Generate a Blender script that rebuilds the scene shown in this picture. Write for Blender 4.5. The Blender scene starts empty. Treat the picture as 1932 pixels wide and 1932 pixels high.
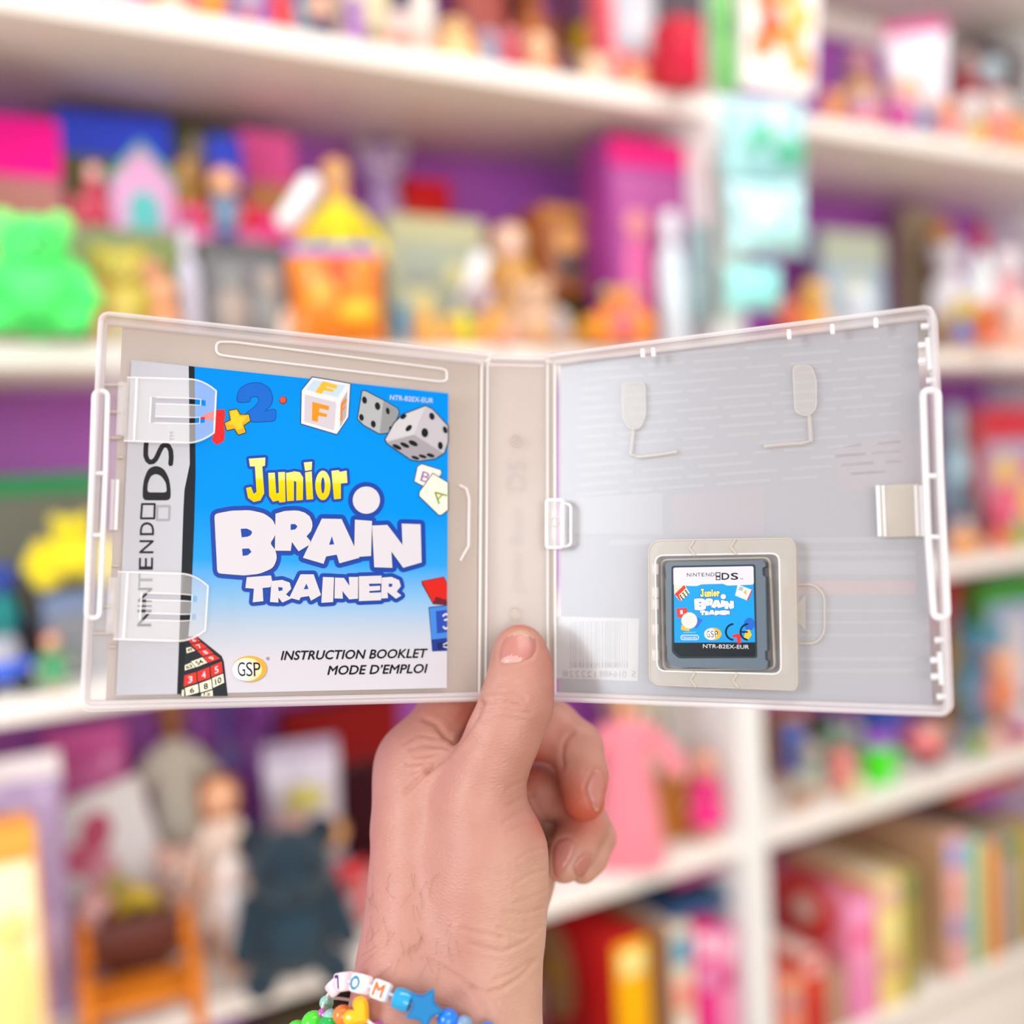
import bpy, bmesh, math, random
import numpy as np
from mathutils import Vector, Matrix, Quaternion, geometry
random.seed(7)
SC = bpy.context.scene
COL = SC.collection
PI = math.pi
# ------------------------------------------------------------------ camera
F, CX = 1980.0, 966.0
PITCH, ROLL, YAW = math.radians(-2.85), math.radians(-3.07), math.radians(30.32)
CAMH = 1.35
cam_d = bpy.data.cameras.new('camera')
cam_o = bpy.data.objects.new('camera', cam_d)
COL.objects.link(cam_o)
_f = Vector((math.sin(YAW)*math.cos(PITCH), math.cos(YAW)*math.cos(PITCH), math.sin(PITCH)))
_r0 = Vector((math.cos(YAW), -math.sin(YAW), 0)); _u0 = _r0.cross(_f)
_r = _r0*math.cos(ROLL) + _u0*math.sin(ROLL)
_u = -_r0*math.sin(ROLL) + _u0*math.cos(ROLL)
CAM = Matrix(((_r.x, _u.x, -_f.x, 0), (_r.y, _u.y, -_f.y, 0), (_r.z, _u.z, -_f.z, CAMH), (0, 0, 0, 1)))
cam_o.matrix_world = CAM
cam_d.sensor_width = 36.0
cam_d.lens = 36.0*F/1932.0
cam_d.clip_start = 0.01
cam_d.dof.use_dof = True
cam_d.dof.focus_distance = 0.350
cam_d.dof.aperture_fstop = 3.1
SC.camera = cam_o
# ------------------------------------------------------------------ light
SC.view_settings.view_transform = 'Standard'
SC.view_settings.look = 'None'
SC.view_settings.gamma = 1.0
SC.view_settings.exposure = 0.16
SC.view_settings.use_curve_mapping = False
SC.cycles.max_bounces = 10
SC.cycles.diffuse_bounces = 4
SC.cycles.transparent_max_bounces = 24
SC.cycles.caustics_reflective = False
SC.cycles.caustics_refractive = False
W = bpy.data.worlds.new('room_light'); SC.world = W
W.use_nodes = True
_nt = W.node_tree; _tc = _nt.nodes.new('ShaderNodeTexCoord'); _sp = _nt.nodes.new('ShaderNodeSeparateXYZ'); _mr = _nt.nodes.new('ShaderNodeMapRange'); _cr = _nt.nodes.new('ShaderNodeValToRGB')
_mr.inputs['From Min'].default_value = -1
_nt.links.new(_tc.outputs['Generated'], _sp.inputs[0]); _nt.links.new(_sp.outputs['Z'], _mr.inputs['Value']); _nt.links.new(_mr.outputs[0], _cr.inputs[0])
_nt.links.new(_cr.outputs[0], _nt.nodes['Background'].inputs[0])
_cr.color_ramp.elements[0].position = .40; _cr.color_ramp.elements[0].color = (0.98, 0.83, 0.70, 1)      # wooden floor and low furniture
_cr.color_ramp.elements[1].position = .58; _cr.color_ramp.elements[1].color = (1.0, 0.96, 0.93, 1)      # pale walls and ceiling of the shop
_nt.nodes['Background'].inputs[1].default_value = 0.80

def area(name, loc, target, sx, sy, power, col):
    d = bpy.data.lights.new(name, 'AREA'); d.shape = 'RECTANGLE'; d.size = sx; d.size_y = sy
    d.energy = power; d.color = col
    o = bpy.data.objects.new(name, d); COL.objects.link(o)
    o.location = loc
    o.rotation_euler = (Vector(target)-Vector(loc)).to_track_quat('-Z', 'Y').to_euler()
    return o

def camp(x, y, z):          # metres right, up, toward the viewer -> world
    return CAM @ Vector((x, y, z))
area('window_light', camp(-1.24, 0.26, 0.50), camp(0, 0, -0.36), 0.40, 0.75, 13, (0.86, 0.94, 1.0))
area('front_fill_light', camp(1.0, 0.35, 3.7), camp(0.2, -0.1, -1.4), 3.0, 2.0, 78, (0.97, 0.98, 1.0))  # soft fill added behind the viewer to brighten the shelf bays
area('ceiling_light', (0.95, 0.10, 2.78), (1.0, 1.2, 1.2), 2.0, 0.40, 17, (1.0, 0.95, 0.88))

# ------------------------------------------------------------------ helpers
def lin(h):
    h = h.lstrip('#')
    return tuple(((c/12.92) if c <= 0.04045 else ((c+0.055)/1.055)**2.4) for c in (int(h[i:i+2], 16)/255 for i in (0, 2, 4))) + (1.0,)
_M = {}
def mat(col, kind='plastic'):
    k = (col, kind)
    if k in _M: return _M[k]
    m = bpy.data.materials.new(kind+'_'+col); m.use_nodes = True
    nt = m.node_tree; b = nt.nodes['Principled BSDF']; c = lin(col)
    rough, bump, scale, dv = {'plastic': (0.38, 0, 0, 0.05), 'fabric': (0.9, 0.35, 420, 0.14), 'paper': (0.6, 0.05, 300, 0.04), 'gloss': (0.1, 0, 0, 0.02),
                   'paint': (0.45, 0.04, 60, 0.03), 'wood': (0.5, 0.15, 40, 0.12), 'hair': (0.55, 0.4, 260, 0.16), 'print': (0.32, 0, 0, 0.0), 'film': (0.08, 0.5, 18, 0.05)}[kind]
    b.inputs['Roughness'].default_value = rough
    if dv:
        n = nt.nodes.new('ShaderNodeTexNoise'); n.inputs['Scale'].default_value = scale or 30
        tc = nt.nodes.new('ShaderNodeTexCoord'); nt.links.new(tc.outputs['Object'], n.inputs['Vector'])
        mx = nt.nodes.new('ShaderNodeMix'); mx.data_type = 'RGBA'
        mx.inputs[6].default_value = tuple(v*(1-dv) for v in c[:3])+(1,); mx.inputs[7].default_value = tuple(min(1, v*(1+dv)) for v in c[:3])+(1,)
        nt.links.new(n.outputs['Fac'], mx.inputs[0]); nt.links.new(mx.outputs[2], b.inputs['Base Color'])
        if bump:
            bp = nt.nodes.new('ShaderNodeBump'); bp.inputs['Strength'].default_value = bump; bp.inputs['Distance'].default_value = 0.002
            nt.links.new(n.outputs['Fac'], bp.inputs['Height']); nt.links.new(bp.outputs['Normal'], b.inputs['Normal'])
    else:
        b.inputs['Base Color'].default_value = c
    if kind == 'fabric': b.inputs['Sheen Weight'].default_value = 0.25
    if kind == 'print': b.inputs['Specular IOR Level'].default_value = 0.12
    _M[k] = m
    return m

class MB:
    """collects shapes; build() links them as one mesh object"""
    def __init__(s): s.v = []; s.f = []; s.m = []; s.mats = []; s.T = Matrix.Identity(4)
    def mi(s, m):
        if m not in s.mats: s.mats.append(m)
        return s.mats.index(m)
    def raw(s, vs, fs, m):
        o = len(s.v); k = s.mi(m)
        s.v += [tuple(s.T @ Vector(p)) for p in vs]
        s.f += [tuple(i+o for i in f) for f in fs]; s.m += [k]*len(fs)
    def box(s, c, d, m, bev=0.0, rot=None, seg=2):
        bm = bmesh.new(); bmesh.ops.create_cube(bm, size=1.0)
        for v in bm.verts: v.co = Vector((v.co.x*d[0], v.co.y*d[1], v.co.z*d[2]))
        if bev > 0: bmesh.ops.bevel(bm, geom=bm.edges[:], offset=min(bev, min(d)*0.45), segments=seg, affect='EDGES', profile=0.5)
        R = Matrix.Translation(c) @ (rot.to_4x4() if rot else Matrix.Identity(4))
        bm.verts.index_update()
        s.raw([R @ v.co for v in bm.verts], [[v.index for v in f.verts] for f in bm.faces], m); bm.free()
    def ell(s, c, r, m, rot=None, n=16, k=10, fn=None):
        if not hasattr(r, '__len__'): r = (r, r, r)
        vs = []; fs = []
        R = rot.to_3x3() if rot else Matrix.Identity(3)
        for i in range(k+1):
            t = PI*i/k
            for j in range(n):
                a = 2*PI*j/n
                p = Vector((math.sin(t)*math.cos(a)*r[0], math.sin(t)*math.sin(a)*r[1], math.cos(t)*r[2]))
                if fn: p = fn(p)
                vs.append(Vector(c)+R @ p)
        for i in range(k):
            for j in range(n):
                a, b = i*n+j, i*n+(j+1) % n
                fs.append((a, a+n, b+n, b))
        s.raw(vs, fs, m)
    def lathe(s, prof, m, c=(0, 0, 0), n=20, sx=1, sy=1, rot=None):
        vs = []; fs = []; R = rot.to_3x3() if rot else Matrix.Identity(3)
        for r, z in prof:
            for j in range(n):
                a = 2*PI*j/n; vs.append(Vector(c)+R @ Vector((r*math.cos(a)*sx, r*math.sin(a)*sy, z)))
        K = len(prof)
        for i in range(K-1):
            for j in range(n):
                a, b = i*n+j, i*n+(j+1) % n
                fs.append((a, b, b+n, a+n))
        fs.append(tuple(range(n))[::-1]); fs.append(tuple((K-1)*n+j for j in range(n)))
        s.raw(vs, fs, m)
    def tube(s, pts, r, m, n=8, closed=False, caps=True, flat=None):
        pts = [Vector(p) for p in pts]; N = len(pts)
        rs = r if hasattr(r, '__len__') else [r]*N
        vs = []; fs = []; up = None
        for i, p in enumerate(pts):
            if closed: t = (pts[(i+1) % N]-pts[i-1])
            else: t = pts[min(i+1, N-1)]-pts[max(i-1, 0)]
            t.normalize()
            if up is None:
                up = Vector((0, 0, 1)) if abs(t.z) < 0.9 else Vector((1, 0, 0))
                if flat is not None: up = Vector(flat)
            e1 = (up-t*up.dot(t)).normalized(); e2 = t.cross(e1); up = e1
            for j in range(n):
                a = 2*PI*(j+0.5)/n; vs.append(p+(e1*math.cos(a)+e2*math.sin(a))*rs[i])
        for i in range(N if closed else N-1):
            i2 = (i+1) % N
            for j in range(n):
                fs.append((i*n+j, i*n+(j+1) % n, i2*n+(j+1) % n, i2*n+j))
        if caps and not closed:
            fs.append(tuple(range(n))[::-1]); fs.append(tuple((N-1)*n+j for j in range(n)))
        s.raw(vs, fs, m)
    def cap(s, a, b, ra, rb, m, n=12):       # rounded tapered limb
        a = Vector(a); b = Vector(b); d = (b-a); L = d.length; d.normalize()
        P = []; R = []
        for i in range(4):
            t = PI/2*i/4; P.append(a-d*ra*math.cos(t)); R.append(max(ra*math.sin(t), ra*0.02))
        for i in range(5):
            t = PI/2*i/4; P.append(b+d*rb*math.sin(t)); R.append(max(rb*math.cos(t), rb*0.02))
        s.tube(P, R, m, n)
    def prism(s, poly, z0, z1, m, M=None, bev=0):   # polygon in x,y extruded z0..z1
        n = len(poly); M = M or Matrix.Identity(4)
        vs = [M @ Vector((p[0], p[1], z0)) for p in poly]+[M @ Vector((p[0], p[1], z1)) for p in poly]
        fs = [tuple(range(n))[::-1], tuple(range(n, 2*n))]+[(i, (i+1) % n, n+(i+1) % n, n+i) for i in range(n)]
        s.raw(vs, fs, m)
    def build(s, name, parent=None, M=None, sharp=38, label=None):
        me = bpy.data.meshes.new(name); me.from_pydata(s.v, [], s.f); me.update()
        for m in s.mats: me.materials.append(m)
        me.polygons.foreach_set('material_index', s.m)
        bm = bmesh.new(); bm.from_mesh(me); bmesh.ops.recalc_face_normals(bm, faces=bm.faces[:]); bm.to_mesh(me); bm.free()
        me.polygons.foreach_set('use_smooth', [True]*len(me.polygons))
        me.set_sharp_from_angle(angle=math.radians(sharp))
        o = bpy.data.objects.new(name, me); COL.objects.link(o)
        if parent: o.parent = parent
        if M is not None: o.matrix_world = M
        if label: o['label'] = label
        return o

def tag(o, label=None, cat=None, group=None, kind=None):
    if label: o['label'] = label
    if cat: o['category'] = cat
    if group: o['group'] = group
    if kind: o['kind'] = kind
    return o
def empty(name, loc=(0, 0, 0), rz=0.0, M=None):
    o = bpy.data.objects.new(name, None); COL.objects.link(o); o.empty_display_size = 0.02
    if M is not None: o.matrix_world = M
    else: o.location = loc; o.rotation_euler = (0, 0, rz)
    return o
def RX(a): return Matrix.Rotation(a, 3, 'X')
def RY(a): return Matrix.Rotation(a, 3, 'Y')
def RZ(a): return Matrix.Rotation(a, 3, 'Z')
CP = CAM.translation
def ray(px, py): return _f + _r*((px-CX)/F) - _u*((py-CX)/F)
def on_y(px, py, Y):
    d = ray(px, py); return CP + d*(Y/d.y)
def proj(p):
    q = Vector(p)-CP; z = q.dot(_f); return (CX+F*q.dot(_r)/z, CX-F*q.dot(_u)/z, z)
# ------------------------------------------------------------------ setting: wall, floor, shelving
D0, DEP, TH = 1.15, 0.300, 0.026
ZB = {'roof': 2.177, 'A': 1.820, 'B': 1.467, 'C': 1.112, 'D': 0.749, 'E': 0.392, 'base': 0.06}
ZT = {k: v+TH for k, v in ZB.items()}
XL, XR, PX, PW = -0.02, 2.06, 1.032, 0.046
b = MB(); b.box((1.4, D0+DEP+0.03, 1.4), (5.6, 0.05, 2.8), mat('ae57bc', 'paint')); tag(b.build('wall_back'), kind='structure')
b = MB(); b.box((1.4, -0.2, -0.02), (5.6, 4.0, 0.04), mat('b9a084', 'wood')); tag(b.build('floor'), kind='structure')
SH = empty('shelving_unit', (PX, D0, 0))
tag(SH, 'white painted wooden shelving unit full of toys standing against the purple wall', 'shelves')
wm = mat('f3ede6', 'paint')
for k, z in ZB.items():
    b = MB(); b.box(((XL+XR)/2-PX, DEP/2+0.002, z+TH/2), (XR-XL, DEP, TH), wm, 0.002)
    b.build('shelf', SH)
for x in (XL-PW/2, PX+PW/2, XR+PW/2):
    b = MB(); b.box((x-PX, DEP/2, 1.12), (PW if x == PX+PW/2 else PW, DEP+0.012, 2.24), mat('eef0ee', 'paint'), 0.002); b.build('upright', SH)
b = MB(); b.box((1.56-PX, DEP-0.012, ZB['roof']-0.028), (0.95, 0.02, 0.045), wm, 0.002); b.build('batten', SH)
# ------------------------------------------------------------------ toy builders: every one returns its root Empty
SK = 'f0b890'
def spot(level, x0, y0, x1, y1, inset, stand=None):
    """where a toy seen at x0..x1 / y0..y1 stands on a shelf, and how big it is there"""
    Y = D0+inset; xc = (x0+x1)/2
    pb = on_y(xc, y1, Y); pt = on_y(xc, y0, Y)
    z0 = ZT[level]+0.0003 if stand is None else stand
    zc = (pb-CP).dot(_f)
    h = max(0.012, pt.z-z0); w = (x1-x0)*zc/F
    return Vector(((pb.x+pt.x)/2, Y, z0)), w, h
def face(p, k=0.75): return -math.atan2(p.x, p.y)*k

def eyes(root, mb_name, c, dx, r, y):
    for s in (-1, 1):
        e = MB(); e.ell((c[0]+s*dx, y, c[2]), r, mat('1a1414', 'gloss'), n=8, k=6); e.build(mb_name, root)

def fig(t, w, h, c):
    """small plastic figure: body, skin, hair, legs colours"""
    body, skin, hair, legs = (c+['f0b890', '5a3420', c[0]])[:4] if len(c) < 4 else c[:4]
    hr = min(w*0.46, h*0.26); hz = h-hr*1.04
    for s in (-1, 1):
        b = MB(); b.cap((s*w*0.17, 0, h*0.30), (s*w*0.19, -w*0.02, h*0.05), w*0.14, w*0.13, mat(legs)); b.ell((s*w*0.19, -w*0.08, h*0.035), (w*0.14, w*0.2, h*0.035), mat(legs)); b.build('leg', t)
    bz = hz-hr*0.8
    b = MB(); b.lathe([(w*.1, h*.2), (w*.34, h*.21), (w*.37, h*.3), (w*.29, (h*.3+bz)/2+h*.03), (w*.27, bz*0.93), (w*.12, bz+hr*.1)], mat(body), sy=.8); b.build('body', t)
    for s in (-1, 1):
        b = MB(); b.cap((s*w*.27, 0, bz*.93), (s*w*.43, -w*.12, bz*.93-h*.2), w*.1, w*.085, mat(body)); b.ell((s*w*.44, -w*.14, bz*.93-h*.23), w*.09, mat(skin)); b.build('arm', t)
    b = MB(); b.ell((0, 0, hz), (hr, hr*.95, hr), mat(skin)); b.ell((0, -hr*.98, hz-hr*.1), hr*.13, mat(skin), n=8, k=6); b.build('head', t)
    b = MB(); b.ell((0, hr*.16, hz+hr*.14), (hr*1.08, hr*1.02, hr*1.0), mat(hair, 'hair'), fn=lambda p: Vector((p.x, max(p.y, -hr*.62+max(0, hr*.35-p.z)*1.1), p.z*(1+.1*math.sin(p.x*9/hr))))); b.build('hair', t)
    eyes(t, 'eye', (0, 0, hz+hr*.05), hr*.36, hr*.11, -hr*.9)

def doll(t, w, h, c):
    """doll in a dress: dress, skin, hair, shoe colours"""
    dress, skin, hair, shoe = (c+[SK, '7a4a28', 'ffffff'])[:4] if len(c) < 4 else c[:4]
    hr = min(w*.26, h*.13); hz = h-hr*1.08
    for s in (-1, 1):
        b = MB(); b.cap((s*w*.1, 0, h*.3), (s*w*.1, 0, h*.05), w*.075, w*.06, mat(skin)); b.build('leg', t)
        b = MB(); b.ell((s*w*.1, -w*.05, h*.025), (w*.075, w*.13, h*.025), mat(shoe)); b.build('shoe', t)
    sz = hz-hr*1.35
    b = MB(); b.lathe([(w*.42, h*.2), (w*.45, h*.22), (w*.3, h*.38), (w*.16, sz*.78), (w*.2, sz*.9), (w*.19, sz), (w*.07, sz+hr*.25)], mat(dress, 'fabric'), n=28, sy=.75); b.build('dress', t)
    for s in (-1, 1):
        b = MB(); b.cap((s*w*.18, 0, sz*.97), (s*w*.36, -w*.06, sz*.72), w*.085, w*.065, mat(dress, 'fabric')); b.build('sleeve', t)
        b = MB(); b.cap((s*w*.36, -w*.06, sz*.72), (s*w*.42, -w*.14, sz*.58), w*.055, w*.05, mat(skin)); b.build('arm', t)
    b = MB(); b.cap((0, 0, sz), (0, 0, hz), hr*.35, hr*.3, mat(skin)); b.ell((0, 0, hz), (hr*.9, hr*.92, hr*1.05), mat(skin)); b.build('head', t)
    b = MB(); b.ell((0, hr*.2, hz+hr*.1), (hr*1.15, hr*1.05, hr*1.1), mat(hair, 'hair'), fn=lambda p: Vector((p.x, max(p.y, -hr*.55+max(0, hr*.3-p.z)*1.2), p.z)))
    b.ell((0, hr*.55, hz-hr*.9), (hr*1.05, hr*.5, hr*1.3), mat(hair, 'hair')); b.build('hair', t)
    eyes(t, 'eye', (0, 0, hz+hr*.02), hr*.35, hr*.11, -hr*.86)

def plush(t, w, h, c):
    """soft toy: main, muzzle, ear and belly colours"""
    main, muz, ear = (c+[c[0], c[0]])[:3]
    hr = min(w*.42, h*.27); hz = h-hr*1.1
    m = mat(main, 'fabric')
    b = MB(); b.ell((0, 0, hz*.48), (w*.42, w*.36, hz*.5), m, n=20, k=12); b.build('body', t)
    b = MB(); b.ell((0, -w*.2, hz*.45), (w*.27, w*.2, hz*.33), mat(muz, 'fabric')); b.build('belly', t)
    b = MB(); b.ell((0, -w*.04, hz), (hr, hr*.92, hr*.95), m, n=20, k=12); b.build('head', t)
    b = MB(); b.ell((0, -w*.04-hr*.78, hz-hr*.22), (hr*.48, hr*.36, hr*.36), mat(muz, 'fabric')); b.ell((0, -w*.04-hr*1.12, hz-hr*.1), hr*.13, mat('2a1a14', 'gloss'), n=8, k=6); b.build('muzzle', t)
    for s in (-1, 1):
        b = MB(); b.ell((s*hr*.78, 0, hz+hr*.72), (hr*.4, hr*.2, hr*.42), mat(ear, 'fabric')); b.build('ear', t)
        b = MB(); b.cap((s*w*.36, -w*.05, hz*.72), (s*w*.46, -w*.26, hz*.38), w*.12, w*.12, m); b.build('arm', t)
        b = MB(); b.cap((s*w*.24, -w*.1, hz*.16), (s*w*.34, -w*.38, hz*.14), w*.15, w*.15, m); b.build('leg', t)
    eyes(t, 'eye', (0, 0, hz+hr*.2), hr*.38, hr*.13, -w*.04-hr*.8)

def carton(t, w, h, c, d=0.05, hdr=.2, win=True):
    """toy package: carton, header, window and contents colours"""
    main, head, wn = (c+[c[0], 'ffffff'])[:3]; cont = c[3:]
    b = MB(); b.box((0, 0, h/2), (w, d, h), mat(main, 'paper'), .0015); b.build('carton', t)
    if hdr:
        b = MB(); b.box((0, -d/2-.0008, h*(1-hdr/2)-.001), (w*.985, .0016, h*hdr), mat(head, 'print')); b.build('header_panel', t)
    if win:
        z0, z1 = h*.08, h*(.96-hdr)
        b = MB(); b.box((0, -d/2-.0006, (z0+z1)/2), (w*.86, .0014, z1-z0), mat(wn, 'print'), .0006); b.build('window_panel', t)
        n = len(cont)
        for i, cc in enumerate(cont):
            x = (i-(n-1)/2)*w*.8/max(n, 1)
            b = MB(); r = min(w*.36/max(n, 1), (z1-z0)*.3)
            b.ell((x, -d/2-.004, z0+(z1-z0)*.68), (r*.8, .005, r*.8), mat(cc)); b.ell((x, -d/2-.003, z0+(z1-z0)*.33), (r, .006, (z1-z0)*.3), mat(c[3+(i+1) % n])); b.build('packed_toy', t)

def book(t, w, h, c, d=.2):
    """book or flat game box standing spine out: cover, spine and page colours"""
    cov, sp, pg = (c+[c[0], 'efe2cc'])[:3]
    b = MB()
    b.box((-w/2+.001, d/2, h/2), (.002, d, h), mat(cov, 'paper')); b.box((w/2-.001, d/2, h/2), (.002, d, h), mat(cov, 'paper')); b.build('cover', t)
    b = MB(); b.box((0, .0015, h/2), (w, .003, h), mat(sp, 'paper'), .001); b.build('spine', t)
    b = MB(); b.box((0, d/2+.001, h/2), (w-.0045, d-.006, h-.006), mat(pg, 'paper')); b.build('page_block', t)
    for i, cc in enumerate(c[3:]):
        b = MB(); z = h*(.86-.26*i); b.box((0, -.0006, z), (w*.72, .0014, h*.16), mat(cc, 'print'), .0005); b.build('spine_label', t)

def gamebox(t, w, h, c, d=.22, side=()):
    """lidded game box standing on edge: side, front, print colours"""
    sd, fr = c[:2]
    b = MB(); b.box((0, d/2, h/2), (w, d, h), mat(sd, "paper"), .0015); b.build("box_body", t)
    b = MB(); b.box((0, -.001, h/2), (w*.96, .0022, h*.985), mat(fr, 'print'), .0008); b.build('front_panel', t)
    for i, (yy, zz, ry_, rz_, cc) in enumerate(side):      # picture printed on the long side
        b = MB(); b.ell((-w/2-.0003-.0004*i, yy, h*zz), (.0009, ry_, rz_), mat(cc, 'print'), n=20, k=10); b.build('side_picture', t)
    for i, cc in enumerate(c[2:]):
        b = MB(); b.box((0, -.0026, h*(.88-.2*i)), (w*.66, .0016, h*.13), mat(cc, 'print'), .0006); b.build('front_label', t)

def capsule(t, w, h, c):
    """glossy round-ended capsule, built for lamp highlights on packaging"""
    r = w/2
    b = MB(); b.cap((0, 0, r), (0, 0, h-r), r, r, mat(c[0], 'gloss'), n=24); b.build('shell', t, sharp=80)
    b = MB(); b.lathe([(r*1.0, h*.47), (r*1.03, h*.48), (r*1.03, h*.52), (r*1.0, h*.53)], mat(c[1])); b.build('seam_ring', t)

def ball(t, w, h, c):
    r = max(w, h)/2 if abs(w-h) < .4*max(w, h) else None
    rx, rz = w/2, h/2
    b = MB(); b.ell((0, 0, rz), (rx, rx, rz), mat(c[0], 'gloss'), n=20, k=14); b.build('body', t)
    if len(c) > 1:
        b = MB(); b.lathe([(rx*.99, rz*.8), (rx*1.02, rz*.86), (rx*1.02, rz*1.14), (rx*.99, rz*1.2)], mat(c[1])); b.build('band', t)
    b = MB(); b.lathe([(rx*.3, rz*1.93), (rx*.34, rz*1.96), (rx*.3, rz*2.02), (rx*.06, rz*2.05)], mat(c[-1])); b.build('top_knob', t)

def bottle(t, w, h, c):
    r = w/2
    b = MB(); b.lathe([(r*.8, 0), (r, h*.04), (r, h*.55), (r*.8, h*.68), (r*.42, h*.76), (r*.42, h*.8)], mat(c[0], 'gloss')); b.build('body', t)
    b = MB(); b.lathe([(r*.5, h*.79), (r*.56, h*.81), (r*.56, h*.96), (r*.4, h)], mat(c[1])); b.build('cap', t)
    if len(c) > 2:
        b = MB(); b.lathe([(r*1.005, h*.15), (r*1.02, h*.16), (r*1.02, h*.46), (r*1.005, h*.47)], mat(c[2], 'print')); b.build('label_band', t)

def cup(t, w, h, c):
    r = w/2
    b = MB(); b.lathe([(r*.72, 0), (r*.76, h*.03), (r*.94, h*.93), (r, h*.95), (r, h), (r*.88, h), (r*.7, h*.1)], mat(c[0])); b.build('body', t)
    if len(c) > 1:
        b = MB(); b.ell((0, 0, h*1.0), (r*.85, r*.85, h*.28), mat(c[1])); b.build('filling', t)
    b = MB(); b.tube([(r*.9, 0, h*.8), (r*1.3, 0, h*.72), (r*1.3, 0, h*.4), (r*.84, 0, h*.28)], r*.09, mat(c[0])); b.build('handle', t)

def car(t, w, h, c):
    L = w; m = mat(c[0], 'gloss')
    b = MB(); b.box((0, 0, h*.38), (L, L*.5, h*.42), m, h*.14, seg=3); b.build('body', t)
    b = MB(); b.lathe([(L*.33, h*.55), (L*.27, h*.9), (L*.2, h)], mat(c[1], 'gloss'), sy=.62); b.build('cabin', t)
    for x in (-.3, .3):
        for y in (-.25, .25):
            b = MB(); b.lathe([(h*.17, -.08*L), (h*.2, -.06*L), (h*.2, .06*L), (h*.17, .08*L)], mat('222222'), c=(x*L, y*L, h*.2), n=14, rot=RX(PI/2)); b.build('wheel', t)

def bag(t, w, h, c):
    """sealed cellophane bag: film, header and contents colours"""
    def pil(p):
        u, v = p.x/(w/2), p.z/(h*.5)
        th = max(0, (1-u**4))*max(0, (1-v**4))
        return Vector((p.x, p.y, p.z))
    vs = []; fs = []; n, k = 16, 16
    for s in (-1, 1):
        for i in range(k+1):
            for j in range(n+1):
                u = -1+2*j/n; v = -1+2*i/k
                th = (max(0, 1-u*u)*max(0, 1-v*v))**.5
                y = s*th*w*.22*(1+.28*math.sin(u*7+v*4+s))-s*.0002
                vs.append((u*w/2*(1-.06*(1-abs(v))), y, h*.46*(1+v)))
    q = (n+1)*(k+1)
    for s in (0, 1):
        for i in range(k):
            for j in range(n):
                a = s*q+i*(n+1)+j; fs.append((a, a+1, a+n+2, a+n+1))
    b = MB(); b.raw(vs, fs, mat(c[0], 'film')); b.build('film', t, sharp=80)
    b = MB(); b.box((0, 0, h*.95), (w*.98, .003, h*.1), mat(c[1], 'paper'), .001); b.build('header', t)
    for i, cc in enumerate(c[2:]):
        a = i*2.4
        b = MB(); b.ell((math.cos(a)*w*.2, -w*.2, h*(.3+.26*((i*.7) % 1.6))), (w*.2, w*.06, h*.12), mat(cc), rot=RY(a)); b.build('packed_toy', t)

def house(t, w, h, c):
    """toy house: wall, roof, door colours"""
    b = MB(); b.prism([(-w/2, 0), (w/2, 0), (w/2, h*.55), (0, h*.93), (-w/2, h*.55)], -w*.2, w*.2, mat(c[0]), Matrix.Rotation(PI/2, 4, 'X')); b.build('wall', t)
    for s in (-1, 1):
        L = math.hypot(w*.56, h*.42)
        b = MB(); b.box((s*w*.28, 0, h*.75), (L, w*.46, h*.05), mat(c[1]), .001, rot=RY(s*math.atan2(h*.4, w*.54))); b.build('roof', t)
    pts = [(-w*.26, .0), (w*.26, 0), (w*.26, h*.3)]+[(w*.26*math.cos(a*PI/8), h*.3+h*.2*math.sin(a*PI/8)) for a in range(1, 8)]+[(-w*.26, h*.3)]
    b = MB(); b.prism(pts, w*.2, w*.215, mat(c[2]), Matrix.Rotation(PI/2, 4, 'X')); b.build('door', t)

def chair(t, w, h, c):
    """wooden doll rocking chair"""
    m = mat(c[0], 'wood')
    for s in (-1, 1):
        b = MB(); b.tube([(s*w*.42, -w*.5+w*i*.1, h*.03+h*.1*((i-5)/5)**2) for i in range(11)], w*.045, m); b.build('rocker', t)
        b = MB(); b.lathe([(w*.05, h*.05), (w*.07, h*.15), (w*.045, h*.25), (w*.075, h*.42), (w*.05, h*.55), (w*.085, h*.62), (w*.03, h*.66)], m, c=(s*w*.42, -w*.28, 0), n=12); b.build('leg', t)
        b = MB(); b.lathe([(w*.05, h*.05), (w*.07, h*.2), (w*.05, h*.45), (w*.07, h*.7), (w*.045, h*.95), (w*.07, h), (w*.02, h*1.03)], m, c=(s*w*.42, w*.25, 0), n=12); b.build('leg', t)
        b = MB(); b.tube([(s*w*.42, -w*.33, h*.6), (s*w*.45, 0, h*.63), (s*w*.42, w*.27, h*.62)], w*.05, m); b.build('armrest', t)
    b = MB(); b.box((0, 0, h*.36), (w*.84, w*.6, h*.06), m, .002); b.build('seat', t)
    b = MB(); b.box((0, w*.25, h*.74), (w*.8, w*.05, h*.4), mat(c[1], 'wood'), .003); b.build('backrest', t)

def basket(t, w, h, c):
    b = MB()
    for i in range(6):
        z = h*(.05+.1*i); r = w*(.36+.02*i)
        b.tube([(r*math.cos(a*PI/10), r*.8*math.sin(a*PI/10), z) for a in range(20)], h*.055, mat(c[0], 'wood'), n=6, closed=True)
    b.lathe([(w*.3, .001), (w*.36, h*.02), (w*.42, h*.5), (w*.3, h*.48)], mat(c[0], 'wood'), sy=.8); b.build('basket', t)
    for i in range(14):
        a = i*2.4; rr = w*.3*math.sqrt(i/14)
        b = MB(); b.ell((rr*math.cos(a), rr*.8*math.sin(a), h*(.72-.12*(i/14))), w*.12, mat(c[1+i % (len(c)-1)], 'fabric'), n=10, k=8); b.build('flower', t)

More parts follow.
